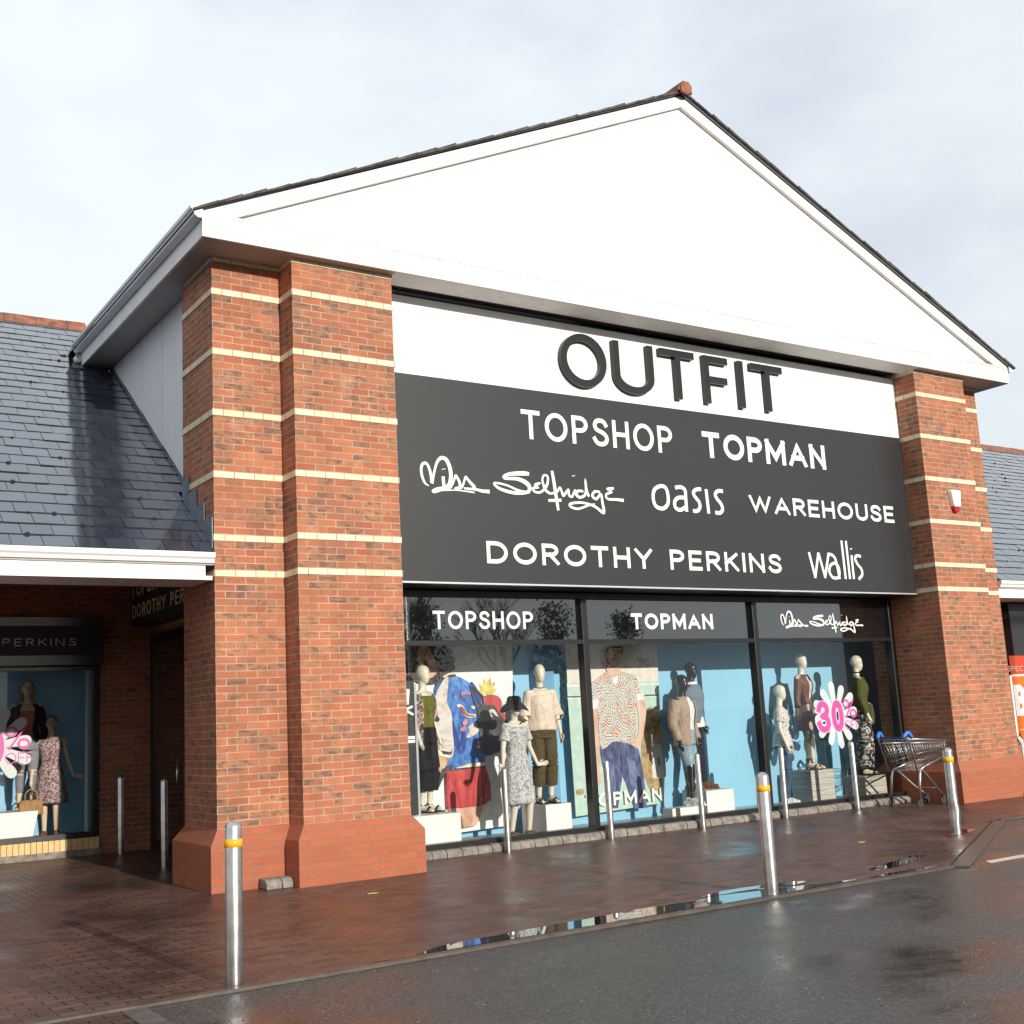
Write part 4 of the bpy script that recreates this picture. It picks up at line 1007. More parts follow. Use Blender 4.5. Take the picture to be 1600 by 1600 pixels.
# ------------------------------------------------------------------ fabrics
def fabric(name, col, rough=.85, vary=.15, scale=14., bmp=.25):
    mt = simple(name, col, rough, vary=vary, scale=scale, spec=.3); t = mt.node_tree; b = t.nodes['Principled BSDF']
    g = N(t, 'ShaderNodeTexCoord'); mp = N(t, 'ShaderNodeMapping'); mp.inputs['Scale'].default_value = (15, 15, 4.5); L(t, g.outputs['Object'], mp.inputs[0])
    n = N(t, 'ShaderNodeTexNoise', i_Scale=1.0, i_Detail=4.0, i_Distortion=.8); L(t, mp.outputs[0], n.inputs['Vector'])
    bump(t, b, n.outputs[0], .9, .03)
    return mt
def printed(name, stops, scale, rough=.85, kind='noise', stretch=(1,1,1)):
    mt, t, b = newmat(name)
    g = N(t, 'ShaderNodeTexCoord'); mp = N(t, 'ShaderNodeMapping'); mp.inputs['Scale'].default_value = stretch; L(t, g.outputs['Object'], mp.inputs[0])
    if kind == 'noise':
        n = N(t, 'ShaderNodeTexNoise', i_Scale=float(scale), i_Detail=2.0, i_Distortion=1.2); L(t, mp.outputs[0], n.inputs['Vector']); f = n.outputs[0]
    else:
        n = N(t, 'ShaderNodeTexVoronoi', i_Scale=float(scale)); L(t, mp.outputs[0], n.inputs['Vector']); f = n.outputs['Distance']
    r = ramp(t, f, stops, 'CONSTANT' if kind != 'noise' else 'LINEAR'); L(t, r.outputs[0], b.inputs['Base Color']); setp(b, Roughness=rough)
    return mt
M['skin_cream'] = simple('mannequin_cream', (.72, .66, .54), .35, vary=.03)
M['skin_black'] = simple('mannequin_black_gloss', (.010, .010, .011), .22, vary=.05)
M['skin_flesh'] = simple('mannequin_flesh', (.72, .56, .40), .45, vary=.04)
F = {
 'black': fabric('black_cloth', (.012, .012, .013)), 'olive': fabric('olive_cloth', (.13, .13, .022)), 'khaki': fabric('dark_khaki_cloth', (.085, .062, .022)),
 'cream': fabric('blush_cream_cloth', (.74, .62, .50)), 'denim': fabric('pale_denim', (.26, .38, .45), vary=.25), 'jeans': fabric('blue_denim', (.045, .085, .16), vary=.3),
 'grey': fabric('grey_blue_knit', (.16, .21, .26)), 'beige': fabric('beige_wool', (.40, .31, .23)), 'white': fabric('white_cotton', (.76, .76, .74)),
 'navy': fabric('navy_cloth', (.012, .016, .035)), 'brown': fabric('brown_leather', (.13, .055, .028), .5), 'green': fabric('moss_green_cloth', (.085, .095, .026)),
 'pink': fabric('dusty_pink_pleats', (.62, .44, .43)), 'coral': fabric('coral_top', (.62, .20, .16)), 'stonegrey': fabric('light_grey_cloth', (.24, .24, .25)),
 'floral_bw': printed('dark_floral_print', [(0, (.012,.012,.014)), (.50, (.015,.015,.017)), (.56, (.5,.48,.46)), (.66, (.75,.73,.70)), (.72, (.10,.10,.03))], 16),
 'floral_wb': printed('pale_sprig_print', [(0, (.06,.08,.16)), (.36, (.20,.20,.26)), (.42, (.68,.66,.62)), (.60, (.74,.72,.68)), (.66, (.50,.22,.16))], 26),
 'dressgrey': printed('grey_blue_floral_print', [(0, (.16,.18,.24)), (.42, (.22,.24,.30)), (.49, (.56,.56,.52)), (.60, (.66,.65,.60)), (.7, (.30,.32,.36))], 30),
 'scarf': printed('pink_black_print', [(0, (.02,.02,.03)), (.44, (.05,.06,.09)), (.52, (.45,.28,.22)), (.62, (.60,.40,.32))], 20),
 'reddress': printed('red_white_fleck_print', [(0, (.10,.025,.035)), (.42, (.20,.04,.05)), (.50, (.20,.13,.15)), (.58, (.52,.46,.44))], 44),
 'tan': fabric('tan_suede', (.24, .085, .030)), 'shoewhite': fabric('white_shoe', (.75,.75,.73), .5), 'shoebrown': fabric('brown_shoe', (.16,.065,.028), .45), 'hat': fabric('black_felt', (.008,.008,.009)),
 'bag': fabric('tan_leather_bag', (.36, .21, .085), .5), 'hair': fabric('blonde_hair', (.34, .19, .05), .5), 'hair2': fabric('light_brown_hair', (.23, .12, .045), .5), 'pinkwrap': fabric('pale_top', (.68,.52,.46)),
}
# ------------------------------------------------------------------ mannequins
def remeshed(mb, vox, mat, name, parent):
    me = bpy.data.meshes.new('tmp'); me.from_pydata(mb.v, [], mb.f)
    bm = bmesh.new(); bm.from_mesh(me); bmesh.ops.recalc_face_normals(bm, faces=bm.faces); bm.to_mesh(me); bm.free()
    o = bpy.data.objects.new('tmp', me); COL.objects.link(o)
    r = o.modifiers.new('r', 'REMESH'); r.mode = 'VOXEL'; r.voxel_size = vox; r.use_smooth_shade = True
    s = o.modifiers.new('s', 'SMOOTH'); s.iterations = 5; s.factor = .5
    dg = bpy.context.evaluated_depsgraph_get(); dg.update()
    new = bpy.data.meshes.new_from_object(o.evaluated_get(dg)); new.name = name
    bpy.data.objects.remove(o); bpy.data.meshes.remove(me)
    new.materials.clear(); new.materials.append(mat)
    ob = bpy.data.objects.new(name, new); COL.objects.link(ob); ob.parent = parent
    return ob
TOR = [(1.475,.075,.055,0),(1.44,.115,.066,0),(1.405,.172,.080,0),(1.33,.166,.105,-.012),(1.27,.155,.108,-.016),(1.19,.132,.096,-.008),(1.10,.120,.088,0),(1.02,.142,.102,.004),(.95,.164,.118,.008),(.88,.172,.122,.010),(.80,.172,.118,.008)]
TORM = [(1.475,.085,.065,0),(1.44,.135,.078,0),(1.405,.205,.094,0),(1.33,.200,.116,-.008),(1.27,.190,.118,-.01),(1.19,.172,.110,-.006),(1.10,.158,.104,0),(1.02,.160,.108,.002),(.95,.168,.116,.004),(.88,.172,.118,.006),(.80,.172,.114,.006)]
def tor(z, male=False):
    T = TORM if male else TOR
    if z >= T[0][0]: return T[0][1:]
    for a, c in zip(T[:-1], T[1:]):
        if c[0] <= z <= a[0]:
            k = (a[0]-z)/(a[0]-c[0]); return tuple(a[i]+(c[i]-a[i])*k for i in (1,2,3))
    return T[-1][1:]
def shell(mb, zt, zb, ease=.012, flare=None, male=False, n=44, folds=(0,0), gap=0., steps=16, seed=1, off=(0,0)):
    """garment round the torso from zt down to zb; flare: list of (z, rx, ry) past the hips; gap: opening at the front"""
    rs_o, rs_i = [], []
    rnd = random.Random(seed); ph = rnd.uniform(0, 6)
    for i in range(steps+1):
        z = zt+(zb-zt)*i/steps
        rx, ry, cy = tor(z, male)
        if flare:
            for (za, ra, rb), (zc, rc, rd) in zip(flare[:-1], flare[1:]):
                if zc <= z <= za:
                    k = (za-z)/(za-zc); rx = ra+(rc-ra)*k-ease; ry = rb+(rd-rb)*k-ease
        k = i/steps; ring_o, ring_i = [], []
        for q in range(n+1):
            a = -pi/2+gap/2+(2*pi-gap)*q/n
            f = 1+folds[1]*k*sin(folds[0]*a+ph)+.35*folds[1]*k*sin(folds[0]*1.7*a+2*ph)+.006*sin(9*z*6+3*a)
            ring_o.append((off[0]+(rx+ease)*f*cos(a), off[1]+cy+(ry+ease)*f*sin(a), z+.004*sin(3*a+ph)*k))
            ring_i.append((off[0]+(rx+ease-.007)*f*cos(a), off[1]+cy+(ry+ease-.007)*f*sin(a), z+.004*sin(3*a+ph)*k))
        rs_o.append(ring_o); rs_i.append(ring_i)
    m_ = n+1; cnt = steps+1; vs = [p for r in rs_o for p in r]+[p for r in rs_i for p in r]; o2 = m_*cnt; fs = []
    for i in range(steps):
        for q in range(n):
            a = i*m_+q; fs += [(a,a+1,a+m_+1,a+m_), (o2+a,o2+a+m_,o2+a+m_+1,o2+a+1)]
    for q in range(n):
        fs += [(q,o2+q,o2+q+1,q+1), (steps*m_+q,steps*m_+q+1,o2+steps*m_+q+1,o2+steps*m_+q)]
    if gap:
        for i in range(steps):
            a = i*m_; fs += [(a,a+m_,o2+a+m_,o2+a), (a+n,o2+a+n,o2+a+n+m_,a+n+m_)]
    old = mb.smooth; mb.smooth = True; mb.add(vs, fs); mb.smooth = old
def limb(mb, pts, rr, n=16, wr=.05):
    """sleeve / trouser leg with slight wrinkles"""
    P = cat([tuple(p) for p in pts], 7); R = cat([(r, 0.) for r in rr], 7); R = [q[0]*(1+wr*.5*sin(i*2.1)+wr*.3*sin(i*5.3)) for i, q in enumerate(R)]
    mb.tube(P, R, n, True)
POSE = dict(rs=(-.17,.01,1.405), ls=(.17,.01,1.405), re=(-.225,.02,1.13), le=(.225,.02,1.13), rw=(-.23,-.06,.89), lw=(.23,-.06,.89),
            rk=(-.085,-.025,.50), lk=(.085,-.025,.50), ra=(-.085,.03,.085), la=(.085,.03,.085), head=(0,-.012,1.665), hturn=0., male=False, heel=.0)
def mannequin(x, y, z, rz, h, skin, label, group, face=False, **kw):
    p = dict(POSE); p.update(kw); V = Vector; k = h/1.79
    root = empty('mannequin', (x,y,z), rz, label, 'mannequin', group); root.scale = (k,k,k)
    mb = MB(); hx, hy, hz = p['head']; male = p['male']
    sw = 1.18 if male else 1.0
    for s in ('rs','ls'):
        p[s] = (p[s][0]*sw, p[s][1], p[s][2])
    # head: egg with a chin and a hint of nose
    mb.ell((hx,hy+.012,hz+.028),(.076,.094,.092)); mb.ell((hx,hy-.012,hz-.03),(.060,.074,.088)); mb.ell((hx,hy-.03,hz-.085),(.038,.042,.035))
    if face: mb.cap((hx,hy-.085,hz+.0),(hx,hy-.100,hz-.03),.010,.014); mb.ell((hx,hy-.078,hz-.065),(.022,.014,.012)); mb.ell((hx-.076,hy+.012,hz-.015),(.012,.022,.030)); mb.ell((hx+.076,hy+.012,hz-.015),(.012,.022,.030))
    mb.cap((0,.018,1.42),(hx,hy+.02,hz-.07),.052 if not male else .062,.047 if not male else .056)
    mb.cap((p['rs'][0]+.03,.01,1.405),(p['ls'][0]-.03,.01,1.405),.048,.048); mb.cap((-.07,.015,1.43),(.07,.015,1.43),.048,.048)
    rs = []
    for i in range(17):
        zz = 1.44-(1.44-.83)*i/16; rx, ry, cy = tor(zz, male); rs.append([(rx*.93*cos(2*pi*q/20), cy+ry*.93*sin(2*pi*q/20), zz) for q in range(20)])
    mb.rings(rs, True)
    if not male:
        for s in (-1,1): mb.ell((s*.060,-.066,1.285),(.052,.048,.052))
    for a, kk, an, s in (('rs','rk','ra',-1),('ls','lk','la',1)):
        hp = (s*.088,.012,.88); K = V(p[kk]); A = V(p[an])
        mb.cap(hp, K, .088, .056); mb.cap(K, A, .054, .034)
        mb.ell(tuple(K.lerp(A,.32)+V((0,.022,0))), (.048,.046,.13))
        toe = A+V((s*.018,-.165,-A.z+.028)); heel_ = A+V((0,.03,-A.z*.45))
        mb.cap(A, heel_, .036, .030); mb.cap(A+V((0,-.01,-.03)), toe, .036, .024); mb.cap(heel_, toe, .028, .024)
    for a, c, d in (('rs','re','rw'),('ls','le','lw')):
        S, E_, W_ = V(p[a]), V(p[c]), V(p[d]); f = 1.15 if male else 1.0
        mb.ell(tuple(S), (.055*f,.055*f,.055*f)); mb.cap(S, E_, .046*f, .036*f); mb.cap(E_, W_, .036*f, .024*f)
        hd = p.get('h'+a[0], None); dd = V(hd).normalized() if hd else (W_-E_).normalized()
        mb.cap(W_, W_+dd*.075, .024*f, .030*f)
    body = remeshed(mb, .0115, skin, 'body', root)
    # hands: four unequal fingers and a thumb fused on as tapering chains
    fg = MB()
    for a, c, d, s in (('rs','re','rw',-1),('ls','le','lw',1)):
        E_, W_ = V(p[c]), V(p[d]); hd = p.get('h'+a[0], None); dd = V(hd).normalized() if hd else (W_-E_).normalized()
        side_ = dd.cross(V((s,.2,0))).normalized(); nrm = dd.cross(side_).normalized()
        for i, ln_ in enumerate((.066,.076,.071,.055)):
            b0_ = W_+dd*.070+side_*(.024-.0155*i); b1_ = b0_+dd*ln_*.55+nrm*.006; b2_ = b1_+dd*ln_*.5+nrm*.014
            fg.tube([b0_, b1_, b2_], [.0088,.0080,.0055], 7)
        t0 = W_+dd*.03+side_*.026; fg.tube([t0, t0+dd*.03+side_*.020, t0+dd*.062+side_*.022], [.011,.0095,.0065], 7)
    bm = bmesh.new(); bm.from_mesh(body.data)
    tmp = bpy.data.meshes.new('t'); tmp.from_pydata(fg.v, [], fg.f)
    for q in tmp.polygons: q.use_smooth = True
    bm.from_mesh(tmp); bmesh.ops.recalc_face_normals(bm, faces=bm.faces); bm.to_mesh(body.data); bm.free(); bpy.data.meshes.remove(tmp)
    root['_p'] = 0; del root['_p']
    def G(name, mat, fn):
        g_ = MB(); fn(g_); return g_.build(name, mat, root)
    def sleeves(g_, t_=1.0, r0=.062, r1=.042, which='rl', lower=1.0):
        for a, c, d in (('rs','re','rw'),('ls','le','lw')):
            if a[0] not in which: continue
            S, E_, W_ = V(p[a]), V(p[c]), V(p[d]); S = S+V((-.02 if a == 'ls' else .02,0,.012))
            if t_ <= .5: limb(g_, [S, S.lerp(E_,.5*t_*2), S.lerp(E_,t_*2)], [r0,r0*.98,r1])
            else:
                q = E_.lerp(W_, (t_-.5)*2); limb(g_, [S, S.lerp(E_,.5), E_, E_.lerp(q,.5), q], [r0,r0*.95,(r0+r1)/2,r1*1.05,r1])
    def legs(g_, t_=1.0, r0=.098, rk=.07, r1=.06, n=18):
        for kk, an, s in (('rk','ra',-1),('lk','la',1)):
            H_ = V((s*.086,.010,.90)); K, A = V(p[kk]), V(p[an]); A = A+V((0,0,.0))
            if t_ <= .5: q = H_.lerp(K, t_*2); limb(g_, [H_, H_.lerp(q,.5), q], [r0, r0*.97, rk], n, .03)
            else: q = K.lerp(A, (t_-.5)*2); limb(g_, [H_, H_.lerp(K,.5), K, K.lerp(q,.5), q], [r0, (r0+rk)/2, rk, (rk+r1)/2, r1], n, .03)
    def shoes(g_, top=.10, sole=.0, open_=False):
        for an, s in (('ra',-1),('la',1)):
            A = V(p[an]); toe = A+V((s*.018,-.165,-A.z+.032)); hl = A+V((0,.035,-A.z+.035))
            if open_:
                g_.tube([A+V((-.04,0,.01)),A+V((0,-.04,.0)),A+V((.04,0,.01)),A+V((0,.04,.012)),A+V((-.04,0,.01))], .009, 6)
                m1 = A.lerp(toe,.72); g_.tube([m1+V((-.04,0,-.01)),m1+V((0,0,.026)),m1+V((.04,0,-.01))], .013, 6)
                g_.box(A.x-.04,A.x+.045,A.y-.2,A.y+.06,.0,.014); g_.cap(A+V((0,.04,-.02)),(A.x,A.y+.04,.012),.026,.018)
            else:
                g_.cap(hl, toe, .043, .035); g_.cap(A+V((0,.005,-.02)), A.lerp(toe,.6), .046, .036)
                if top > .1: g_.cap(A+V((0,.01,top-.08)), hl, .05, .045)
                g_.box(A.x-.042+s*.006,A.x+.042+s*.006,A.y-.20,A.y+.075,0,.022)
    return root, p, G, sleeves, legs, shoes
GM = 'mannequins in the shop windows'; sk, bl, fs_ = M['skin_cream'], M['skin_black'], M['skin_flesh']
def mx(u, yq): return at(u, 1150, yq).x
ZF = .07
# M1: left, olive top, black culottes, print kimono
r_, p, G, sl, lg, sh = mannequin(mx(664,1.55), 1.55, B1[2], radians(28), 1.80, sk, 'cream mannequin in olive top, black culottes and print wrap beside the left pier', GM)
G('top', F['olive'], lambda g: shell(g, 1.40, .98, .012))
G('culottes', F['black'], lambda g: (shell(g, 1.02, .82, .014), lg(g, .78, .105, .105, .10)))
G('wrap', F['scarf'], lambda g: (shell(g, 1.43, .80, .028, gap=1.9, folds=(7,.03)), sl(g, .62, .07, .075)))
G('sandals', F['black'], lambda g: sh(g, open_=True))
# M2: hat and long print dress, forearm held out
r_, p, G, sl, lg, sh = mannequin(mx(806,1.24), 1.24, ZF, radians(8), 1.76, sk, 'cream mannequin in black floppy hat and long grey print dress', GM,
    lw=(.34,-.02,.90), le=(.25,.03,1.14), hl=(.85,-.3,.12), re=(-.23,.0,1.14), rw=(-.30,-.06,.92), hr=(-.8,-.35,.1), head=(-.02,-.03,1.655), lk=(.10,-.10,.50), la=(.115,-.03,.085), ra=(-.10,.06,.085))
G('dress', F['dressgrey'], lambda g: (shell(g, 1.40, .42, .014, [(1.02,.158,.118),(.88,.195,.150),(.42,.235,.185)], folds=(9,.05), steps=26), sl(g, .34, .066, .075)))
def hatfn(g):
    hx, hy, hz = p['head']
    g.lathe([(.086,hz+.03),(.09,hz+.07),(.085,hz+.115),(.06,hz+.138),(.002,hz+.142)], 24, (hx,hy+.01,0), 1, 1.12)
    rs = []
    for r0, dz in ((.084,.035),(.12,.018),(.16,-.02),(.185,-.055),(.18,-.062),(.155,-.030),(.118,.008),(.08,.025)):
        rs.append([(hx+r0*cos(a), hy+.01+r0*1.05*sin(a), hz+.02+dz+(.022*sin(2*a+.6)+.012*sin(3*a))*(r0-.08)/.1) for a in [2*pi*q/30 for q in range(30)]])
    g.smooth = True; g.rings(rs, False)
G('hat', F['hat'], hatfn)
def strapbag(g):
    g.tube(cat([(-.13,-.09,1.30),(.06,-.05,1.45),(.17,.0,1.43),(.22,.06,1.2),(.225,.10,.95)],4), .007, 6); g.ell((.23,.12,.86),(.035,.09,.11))
G('shoulder_bag', F['black'], strapbag)
G('boots', F['tan'], lambda g: sh(g, .10))
# M3
r_, p, G, sl, lg, sh = mannequin(mx(848,1.46), 1.46, B3[2], radians(-12), 1.80, sk, 'cream mannequin in blush off shoulder top and dark khaki trousers', GM)
G('top', F['cream'], lambda g: (shell(g, 1.375, .93, .02, [(1.37,.185,.115),(1.20,.175,.125),(.93,.205,.145)], folds=(6,.025)), sl(g, .55, .076, .088)))
G('necklace', F['black'], lambda g: g.tube([(.055*cos(a), .008+.058*sin(a)-.004, 1.485+.012*sin(a)) for a in [2*pi*i/20 for i in range(21)]], .004, 5))
G('trousers', F['khaki'], lambda g: (shell(g, 1.03, .82, .014), lg(g, .82, .104, .09, .083)))
G('sandals', F['black'], lambda g: sh(g, open_=True))
# M4 / M5 dark male pair
r_, p, G, sl, lg, sh = mannequin(at(1073,1150,1.45).x-.02, 1.45, B4[2], radians(18), 1.82, bl, 'black gloss mannequin in beige blazer and pale denim shorts', GM, male=True,
    re=(-.27,.03,1.12), le=(.26,.04,1.12), rw=(-.27,-.05,.87), lw=(.22,-.06,.88), ra=(-.12,-.10,.085), rk=(-.10,-.10,.5), la=(.09,.08,.085), lk=(.09,.0,.5))
G('shirt', F['white'], lambda g: shell(g, 1.47, .98, .010, male=True))
G('blazer', F['beige'], lambda g: (shell(g, 1.475, .80, .034, male=True, gap=.75, folds=(3,.015), flare=[(1.08,.185,.13),(.80,.215,.155)]), sl(g, .98, .088, .056)))
G('shorts', F['denim'], lambda g: (shell(g, 1.02, .82, .014, male=True), lg(g, .46, .104, .088, .09)))
G('shoes', F['shoewhite'], lambda g: sh(g))
r_, p, G, sl, lg, sh = mannequin(B5[0]-.06, B5[1]+.10, B5[2], radians(30), 1.84, bl, 'black gloss mannequin in grey sweater and navy trousers behind the blazer one', GM, male=True,
    la=(.12,-.04,.085), ra=(-.10,.10,.085))
G('shirt_collar', F['white'], lambda g: shell(g, 1.50, 1.38, .014, male=True)); G('shirt', F['white'], lambda g: shell(g, 1.0, .86, .030, male=True))
G('sweater', F['grey'], lambda g: (shell(g, 1.465, .92, .030, male=True, folds=(5,.012)), sl(g, .93, .084, .052)))
G('trousers', F['navy'], lambda g: (shell(g, 1.0, .82, .012, male=True), lg(g, .96, .095, .068, .052)))
G('shoes', F['shoebrown'], lambda g: sh(g))
# M6 / M7 / M8
r_, p, G, sl, lg, sh = mannequin(mx(1223,1.60), 1.60, ZF, radians(40), 1.80, sk, 'cream mannequin in pale sprig print blouse and blue jeans', GM, head=(.02,-.02,1.665))
G('blouse', F['floral_wb'], lambda g: (shell(g, 1.41, .86, .018, [(1.1,.165,.13),(.86,.20,.16)], folds=(6,.03)), sl(g, .33, .07, .074)))
G('jeans', F['jeans'], lambda g: (shell(g, 1.0, .82, .012), lg(g, .97, .096, .072, .054)))
G('shoes', F['white'], lambda g: sh(g))
r_, p, G, sl, lg, sh = mannequin(B7[0]-.02, B7[1], B7[2], radians(22), 1.78, sk, 'cream mannequin in brown biker jacket and dusty pink skirt', GM, rw=(-.27,.02,.88), ra=(-.055,.0,.1), la=(.06,-.02,.1), rk=(-.065,-.02,.5), lk=(.065,-.03,.5))
G('top', F['pinkwrap'], lambda g: shell(g, 1.36, .98, .010))
G('jacket', F['brown'], lambda g: (shell(g, 1.46, 1.0, .026, gap=.9, folds=(4,.012)), sl(g, .86, .066, .050)))
G('skirt', F['pink'], lambda g: shell(g, 1.04, .60, .012, [(1.04,.142,.104),(.95,.175,.135),(.60,.215,.175)], folds=(14,.05)))
G('sandals', F['brown'], lambda g: (sh(g, open_=True), [g.tube([(s*.058+.045*cos(a), .0+.045*sin(a), .13+.018*i) for a in [2*pi*q/12 for q in range(13)]], .006, 5) for s in (-1,1) for i in range(3)]))
r_, p, G, sl, lg, sh = mannequin(at(1349,1150,1.30).x, 1.30, B8[2], radians(48), 1.86, sk, 'cream mannequin in moss green wrap top and dark floral trousers', GM, le=(.27,.05,1.15), lw=(.16,-.08,1.02), hl=(-.5,-.6,-.1), head=(.02,-.015,1.665))
G('top', F['pinkwrap'], lambda g: shell(g, 1.40, 1.0, .009))
G('wrap_top', F['green'], lambda g: (shell(g, 1.45, .98, .024, gap=.55, folds=(5,.03)), sl(g, .95, .07, .06), limb(g, [(-.03,-.13,1.05),(-.02,-.145,.9),(-.05,-.15,.74)], [.035,.045,.02])))
G('trousers', F['floral_bw'], lambda g: (shell(g, 1.03, .80, .016), lg(g, .95, .112, .112, .13)))
G('choker', F['black'], lambda g: g.lathe([(.052,1.515),(.055,1.516),(.055,1.532),(.052,1.533)], 18, (.008,.008,0)))
G('sandals', F['black'], lambda g: sh(g, open_=True))
# left window pair with faces
YL2 = 6.15
def eyes(g, p, s):
    hx, hy, hz = p['head']
    g.ell((hx+s*.030,hy-.078,hz+.012),(.013,.008,.006),8,5); g.tube([(hx+s*.045,hy-.068,hz+.034),(hx+s*.028,hy-.084,hz+.038),(hx+s*.014,hy-.086,hz+.034)], .003, 5)
xb_, zbk = at(58,1270,5.85).x, at(40,1268,5.85).z
mb = MB(); mb.prism([(xb_-1.0,zbk),(xb_+.02,zbk),(xb_-.06,.242),(xb_-.95,.242)], lambda x, z: (x,5.85,z), lambda x, z: (x,6.4,z)); tag(mb.build('display_block', M['block_white'], None, .006), 'white block in the left window under the mannequin in black jacket', 'display block', 'display blocks in the left window')
r_, p, G, sl, lg, sh = mannequin(at(42,1150,YL2).x, YL2, zbk, radians(-12), 1.78, fs_, 'long haired mannequin in black jacket and coral top in the left window', 'mannequins in the left window', face=True)
G('top', F['coral'], lambda g: shell(g, 1.36, .98, .012)); G('jacket', F['black'], lambda g: (shell(g, 1.46, .93, .028, gap=1.1), sl(g, .97, .066, .046)))
G('trousers', F['stonegrey'], lambda g: (shell(g, 1.02, .82, .013), lg(g, .80, .1, .062, .05))); [G('eye', F['black'], lambda g: eyes(g, p, s)) for s in (-1,1)]
def longhair(g):
    hx, hy, hz = p['head']
    g.ell((hx,hy+.03,hz+.045),(.086,.095,.085)); 
    for s in (-1,1): g.cap((hx+s*.07,hy+.03,hz+.02),(hx+s*.075,hy+.03,hz-.2),.035,.02)
    g.cap((hx,hy+.085,hz+.02),(hx,hy+.085,hz-.24),.06,.04)
G('hair', F['hair'], longhair); G('sandals', F['tan'], lambda g: sh(g, open_=True))
xl2 = at(80,1150,YL2-.12).x
r_, p, G, sl, lg, sh = mannequin(xl2, YL2-.12, .245, radians(-20), 1.66, fs_, 'short haired mannequin in red flecked dress in the left window', 'mannequins in the left window', face=True,
    re=(-.245,.02,1.12), rw=(-.26,-.10,.86), hr=(0,-.2,-1), lw=(.33,.0,.88), le=(.24,.03,1.12), hl=(.9,-.2,-.1), head=(0,-.012,1.665))
G('dress', F['reddress'], lambda g: shell(g, 1.44, .50, .013, [(1.08,.135,.103),(.95,.178,.138),(.50,.255,.21)], folds=(8,.05), steps=26)); [G('eye', F['black'], lambda g: eyes(g, p, s)) for s in (-1,1)]
G('hair', F['hair2'], lambda g: (g.ell((p['head'][0],p['head'][1]+.028,p['head'][2]+.045),(.085,.095,.083)), g.ell((p['head'][0],p['head'][1]+.07,p['head'][2]-.01),(.075,.06,.075))))
G('shoes', F['tan'], lambda g: sh(g))
r_dress = r_
hp_ = r_dress.matrix_basis @ Vector((-.26,-.12,.78))
hb = empty('handbag', (hp_.x, hp_.y-.02, hp_.z-.40), radians(-14), 'tan handbag hanging from the hand of the mannequin in red flecked dress', 'handbag')
mb = MB(); mb.prism([(-.16,0),(.16,0),(.148,.205),(-.148,.205)], lambda x, z: (x,-.065,z), lambda x, z: (x,.065,z)); mb.build('body', F['bag'], hb, .02)
for yy_ in (-.05,.05):
    mb = MB(); mb.tube(cat([(-.075,yy_,.19),(-.07,yy_*.8,.29),(0,yy_*.3,.345),(.07,yy_*.8,.29),(.075,yy_,.19)],5), .008, 8); mb.build('handle', F['bag'], hb)

# ------------------------------------------------------------------ posters (flat prints on boards)
def geo_print():
    """short bars of white, black and orange set at angles"""
    mt, t, b = newmat('geometric_shirt_print')
    g = N(t, 'ShaderNodeTexCoord'); mp = N(t, 'ShaderNodeMapping'); mp.inputs['Scale'].default_value = (17, 0, 12); L(t, g.outputs['Object'], mp.inputs[0])
    v = N(t, 'ShaderNodeTexVoronoi', distance='MANHATTAN'); v.inputs['Scale'].default_value = 1.0; L(t, mp.outputs[0], v.inputs['Vector'])
    sc_ = N(t, 'ShaderNodeSeparateColor'); L(t, v.outputs['Color'], sc_.inputs[0])
    w1 = N(t, 'ShaderNodeVectorRotate', rotation_type='Y_AXIS'); L(t, mp.outputs[0], w1.inputs['Vector']); L(t, math_(t, 'MULTIPLY', sc_.outputs[1], 6.0), w1.inputs['Angle'])
    sx_ = N(t, 'ShaderNodeSeparateXYZ'); L(t, w1.outputs[0], sx_.inputs[0])
    st = math_(t, 'FRACT', math_(t, 'MULTIPLY', sx_.outputs[0], 2.1))
    r = ramp(t, st, [(0, (.03,.03,.035)), (.26, (.76,.73,.68)), (.60, (.76,.73,.68)), (.61, (.20,.22,.22)), (.72, (.76,.73,.68))], 'CONSTANT')
    o = ramp(t, st, [(0, (.05,.04,.04)), (.24, (.66,.26,.08)), (.62, (.76,.73,.68))], 'CONSTANT')
    L(t, mixc(t, math_(t, 'GREATER_THAN', sc_.outputs[0], .74), r.outputs[0], o.outputs[0]), b.inputs['Base Color']); setp(b, Roughness=.6)
    return mt
def poster(name, y, layers, mats, label, border):
    """layers: list of (material index, polygon of photo points lying on the board); board built first, prints 1 mm apart"""
    mb = MB()
    for i, (mi, pts) in enumerate(layers):
        q = [(at(u, v, y).x, at(u, v, y).z) for u, v in pts]
        mb.cur = mi; d = .0012*i
        mb.prism(q, lambda x, z: (x, y+(.015 if i == 0 else .0), z), lambda x, z: (x, y-d, z))
    o = mb.build(name, mats); tag(o, label, 'poster'); return o
def fold(name, lo, mid, hi, scale=(16, 1, 9), rot=.5):
    """printed cloth with light and dark creases, as in a photographic print"""
    mt, t, b = newmat(name)
    g = N(t, 'ShaderNodeTexCoord'); mp = N(t, 'ShaderNodeMapping'); mp.inputs['Scale'].default_value = scale; mp.inputs['Rotation'].default_value = (0, rot, 0); L(t, g.outputs['Object'], mp.inputs[0])
    n = N(t, 'ShaderNodeTexNoise', i_Scale=.8, i_Detail=5.0, i_Roughness=.55, i_Distortion=1.5); L(t, mp.outputs[0], n.inputs['Vector'])
    r = ramp(t, n.outputs[0], [(.30, lo), (.48, mid), (.68, hi)]); L(t, r.outputs[0], b.inputs['Base Color']); setp(b, Roughness=.5)
    return mt
def pcol(name, c): return simple(name, c, .5, vary=.38 if name not in ('print_white','print_mint','print_pale') else .10, scale=11)
def q10(u0, v0, k): return lambda *pts: [(u0+a/k, v0+b_/k) for a, b_ in pts]
A1 = q10(630,1000,1600/170); A2 = q10(630,1150,1600/180)
